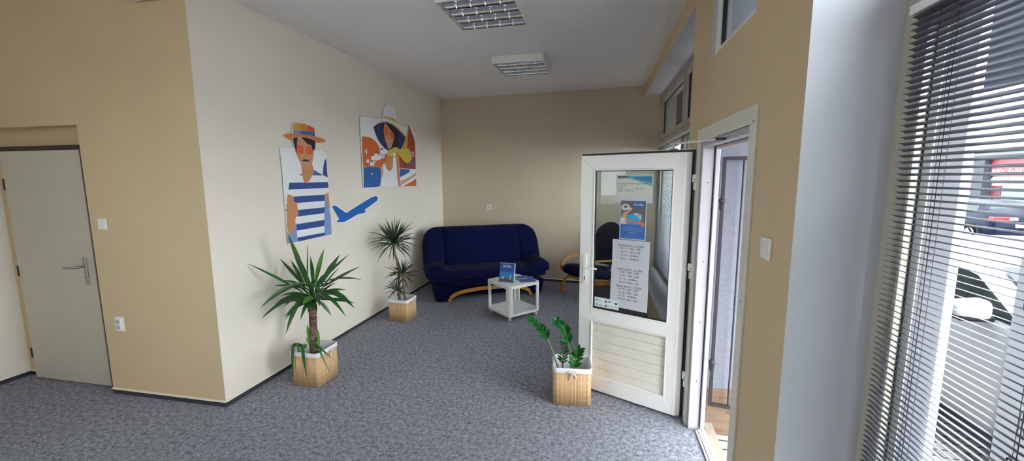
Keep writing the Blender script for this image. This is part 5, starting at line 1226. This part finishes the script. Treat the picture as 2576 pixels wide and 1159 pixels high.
def car(name, label, xc, yf, dirn, zg, paint, length=4.25, w=0.88, db=0.0):
    """hatchback; dirn=+1: nose at yf and body towards +y; -1: body towards -y"""
    k_ = length / 4.25
    ST = [(0.0, .50, .52, .62), (.06, .62, .66, .78), (.45, .78, .82, .84), (1.0, .93, .97, .87), (1.12, .95, 1.03, .875), (1.75, .97, 1.38, .88), (2.3, .98, 1.46, .88), (3.0, 1.0, 1.45, .88), (3.55, 1.02, 1.38, .87), (3.92, 1.03, 1.12, .85), (4.15, .98, 1.02, .82), (4.25, .60, .63, .76)]
    ST = [(s, b_ + (db if .9 < s < 4.1 else db * .5), max(rf, b_ + db * .8 + .02) if rf < 1.2 else rf, hw) for s, b_, rf, hw in ST]
    r = thing(name, label, 'car', (xc, yf + dirn * length / 2, zg))
    def sec(s, belt, roof, hw):
        hw = hw * w / .88
        rw = hw * (.96 - .42 * max(0, roof - belt - .05)) if roof - belt > .1 else hw * .93
        return [(0, .20), (hw * .9, .20), (hw * .985, .30), (hw, .55), (hw * .99, belt - .06), (hw * .96, belt), (rw + .01, roof - .06), (rw * .88, roof - .012), (0, roof)]
    def G(s, x, z): return (xc + x, yf + dirn * s * k_, zg + z)
    secs = [(s, sec(s, b_, rf, hw)) for s, b_, rf, hw in ST]
    n = 9
    b = MB()
    for sg in (-1, 1):
        vs = [G(s, sg * x, z) for s, q in secs for x, z in q]
        b.add(vs, [(i * n + j, i * n + j + 1, (i + 1) * n + j + 1, (i + 1) * n + j) for i in range(len(secs) - 1) for j in range(n - 1)], 0, True)
        for i in (0, len(secs) - 1):
            b.add([G(secs[i][0], sg * x, z) for x, z in secs[i][1]], [tuple(range(n))], 0)
    b.build('car_body', paint, r)
    def mixp(p, q, t): return (p[0] + (q[0] - p[0]) * t, p[1] + (q[1] - p[1]) * t)
    for sg in (-1, 1):               # side glass, front and rear
        for (i0, i1) in ((4, 6), (6, 8)):
            b = MB(); rows = []
            for i in range(i0, i1 + 1):
                s, q = secs[i]
                lo, hi = mixp(q[5], q[6], .08), mixp(q[5], q[6], .93)
                ds = (.10 if i == i0 == 4 else .04) if i == i0 else (-.04 if i == i1 else 0)
                rows.append([G(s + ds, sg * (lo[0] + .006), lo[1]), G(s + ds, sg * (hi[0] + .006), hi[1])])
            vs = [p for rr in rows for p in rr]
            b.add(vs, [(2 * q, 2 * q + 1, 2 * q + 3, 2 * q + 2) for q in range(len(rows) - 1)], 0)
            b.build('side_window', 'car_glass', r)
        for s in (.82, 3.42):
            wz = .31
            b = MB(); c0 = G(s, sg * (w - .10), wz)
            b.lathe([(.37, -.02), (.375, .11)], (c0[0] if sg > 0 else c0[0] - .09, c0[1], c0[2]), 'x', 24, smooth=True)
            b.build('wheel_arch', 'car_black', r)
            b = MB(); c0 = G(s, sg * (w - .08), wz)
            pr = [(.20, -.09), (.29, -.09), (.31, -.07), (.31, .07), (.29, .095), (.20, .095)]
            b.lathe(pr, c0, 'x', 26); wl = b.build('wheel', 'tyre', r)
            b = MB(); x_ = .098 * sg
            b.lathe([(.03, x_ - .004), (.205, x_ - .004), (.205, x_), (.19, x_ + .003 * sg), (.03, x_ + .012 * sg)], c0, 'x', 24); b.build('rim', 'alloy', wl)
        b = MB(); b.box(*(sorted((xc + sg * (w * .955), xc + sg * (w * 1.004)))), *(sorted((yf + dirn * 1.22 * k_, yf + dirn * 3.02 * k_))), zg + .20, zg + .31); b.build('side_sill', 'car_black', r)
        b = MB(); c0 = G(1.50, sg * (w + .105), 1.02 + db)
        b.rbox(c0, (.105, .07, .062), .045, (8, 8, 8), lambda x, y, z: (x, y, z * (1.0 - .25 * (x * sg / .105)))); mi = b.build('mirror', paint, r)
        b = MB(); b.rbox((c0[0] - sg * .02, c0[1], c0[2] - .055), (.10, .06, .022), .018, (8, 8, 8)); b.tube([(c0[0] - sg * .02, c0[1], c0[2] - .05), (c0[0] - sg * .14, c0[1], c0[2] - .06)], .022, 8); b.build('mirror_foot', 'car_black', mi)
        for s in (2.15, 3.05):
            b = MB(); c0 = G(s, sg * (w * .995 + .012), .86); b.rbox(c0, (.014, .085, .014), .012, (8, 8, 8)); b.build('door_handle', paint, r)
    b = MB(); vs = []
    for i, t in ((4, 0), (5, 0)):
        s, q = secs[i]; ds = .03 if i == 4 else -.04
        vs += [G(s + ds, -q[7][0] * 1.02, q[7][1] + .008), G(s + ds, q[7][0] * 1.02, q[7][1] + .008)]
    b.add(vs, [(0, 1, 3, 2)], 0); b.build('windscreen', 'car_glass', r)
    b = MB(); vs = []
    for i in (8, 9):
        s, q = secs[i]; ds = .03 if i == 8 else -.03
        vs += [G(s + ds, -q[7][0] * .95, q[7][1] + .010), G(s + ds, q[7][0] * .95, q[7][1] + .010)]
    b.add(vs, [(0, 1, 3, 2)], 0); b.build('rear_window', 'car_glass', r)
    for sg in (-1, 1):
        b = MB(); b.box(*(sorted((xc + sg * w * .50, xc + sg * w * .97))), *(sorted((yf + dirn * 4.02 * k_, yf + dirn * 4.24 * k_))), zg + .80, zg + .95, 0); b.build('tail_light', 'tail_red', r, bevel=.02)
        b = MB(); b.box(*(sorted((xc + sg * w * .22, xc + sg * w * .50))), *(sorted((yf + dirn * 4.10 * k_, yf + dirn * 4.245 * k_))), zg + .82, zg + .94, 0); b.build('tail_light', 'tail_clear', r, bevel=.02)
        b = MB(); b.rbox(G(.14, sg * .58, .70), (.17, .12, .07), .05, (8, 8, 8)); b.build('headlight', 'tail_clear', r)
    b = MB(); b.box(xc - .26, xc + .26, *(sorted((yf + dirn * 4.235 * k_, yf + dirn * 4.262 * k_))), zg + .60, zg + .71); b.build('number_plate', 'sign_white', r)
    b = MB(); b.tube([G(2.9, 0, 1.45), G(3.0, 0, 1.56)], .008, 6); b.build('aerial', 'car_black', r)
    return r
car('white_car', 'white car parked just outside the near window', 3.385, 1.78, 1, -0.255, 'car_white', db=.10)
car('dark_blue_car', 'dark blue hatchback parked further down the street', 13.4, 20.9, -1, -0.56, 'car_blue')

car('black_car', 'black car parked on the pavement beyond the far window, seen through the door glass', 3.05, 8.2, 1, -0.26, 'car_black')

# shop across the street
sh = thing('shop_building', 'pale shop front across the street with a red sign', 'building', (23, 27, -0.65))
X0 = 21.0
b = MB(); b.box(X0, X0 + 6, 6, 50, -0.65, 9.0); b.build('facade', 'facade_white', sh)
def py(px): return 30.4 - (px - 2420) * 0.0244
def pz(y): return 2.02 - (y - 430) * 0.0255
def panel(name, px0, px1, y0, y1, d, m, parent=None, bev=0):
    b = MB(); b.box(X0 - d, X0 - 0.001, py(px1), py(px0), pz(y1), pz(y0)); return b.build(name, m, parent or sh)
panel('cornice', 2200, 2900, 396, 404, .5, 'facade_grey'); panel('cornice', 2200, 2900, 384, 390, .3, 'facade_grey')
for a, c, t in ((2395, 2476, 'PIZZERIA'), (2506, 2600, 'RIST. ITALIA')):
    so = panel('sign_board', a, c, 407, 441, .14, 'sign_red')
    b = MB(); put_text(b, t, .40, lambda x, y: (X0 - .15, py(a + 3) - x, pz(437) + y), 0, width=(c - a - 6) * .0244, bold=.02); b.build('sign_letters', 'sign_white', so)
    b = MB()
    cx_ = (2470 if a < 2450 else 2512)
    b.lathe([(.10, -.01), (.17, -.01), (.17, 0), (.10, 0)], (X0 - .06, py(cx_), pz(450)), 'x', 20); b.build('sign_emblem', 'sign_white', so)
panel('pillar', 2477, 2505, 398, 500, .45, 'facade_grey')
for a, c, y0, y1, m in ((2405, 2438, 444, 466, 'shop_glass'), (2440, 2474, 444, 478, 'sign_red'), (2408, 2434, 468, 492, 'sign_red'), (2436, 2470, 480, 498, 'shop_glass'), (2508, 2532, 462, 498, 'red_dark'), (2518, 2548, 444, 460, 'stone_tile'), (2534, 2600, 464, 498, 'shop_glass'), (2550, 2600, 444, 462, 'facade_white'), (2330, 2400, 444, 498, 'shop_glass'), (2610, 2700, 444, 498, 'shop_glass')):
    panel('shop_window' if m == 'shop_glass' else 'display_panel', a, c, y0, y1, .06, m)
panel('hanging_sign', 2560, 2600, 300, 342, .12, 'sign_red')
for a in (2330, 2450, 2600, 2720):
    panel('upper_window', a, a + 50, 200, 280, .03, 'shop_glass')
# sign boards outside the top lights of the street windows
for y0, y1, lb in ((3.25, 16.0, 'grey sign board outside the top of the far window'), (2.0, 2.85, 'grey board outside the fanlight')):
    b = MB(RW); b.box(y0, y1, TH + .10, TH + .16, 2.28 if y0 != 2.0 else 2.42, 3.4); struct(b.build('trim_%d' % (8 + (y0 < 0) + 2 * (y0 == 2.0)), 'fascia'), lb, 'sign board')

b = MB(RW); b.box(1.5, 3.15, TH, TH + 1.1, 2.26, 2.34); struct(b.build('trim_11', 'fascia', bevel=0.01), 'small unseen grey canopy added to shade the entrance', 'canopy')  # out of view, added to keep sky light off the entrance reveal

# ================================================================== camera, daylight
fw = Vector((-0.226238, 0.965435, -0.129039))
def cam_axes(p, y, r):
    f_ = Vector((-sin(y) * cos(p), cos(y) * cos(p), -sin(p))); rt = Vector((cos(y), sin(y), 0)); up = rt.cross(f_)
    return f_, rt * cos(r) + up * sin(r), up * cos(r) - rt * sin(r)
f_, rt, up = cam_axes(0.1294, 0.2302, -0.0047)
cd = bpy.data.cameras.new('camera'); co = bpy.data.objects.new('camera', cd); COL.objects.link(co)
cd.sensor_width = 36.0; cd.lens = 1016.77 / 2576 * 36.0; cd.clip_start = 0.03; cd.clip_end = 200
M = Matrix((rt, up, -f_)).transposed().to_4x4(); M.translation = Vector((0, 0, EYE)); co.matrix_world = M
SC.camera = co

w = bpy.data.worlds.new('sky'); SC.world = w; w.use_nodes = True
bg = w.node_tree.nodes['Background']
bg.inputs['Color'].default_value = (0.90, 0.95, 1.0, 1); bg.inputs['Strength'].default_value = 16.0
SC.view_settings.view_transform = 'Standard'; SC.view_settings.look = 'None'
SC.view_settings.exposure = 0.12; SC.view_settings.gamma = 1.0; SC.view_settings.use_curve_mapping = False
cy = SC.cycles
cy.max_bounces = 10; cy.diffuse_bounces = 6; cy.glossy_bounces = 4; cy.transparent_max_bounces = 12; cy.transmission_bounces = 4
cy.use_denoising = True; cy.caustics_reflective = False; cy.caustics_refractive = False
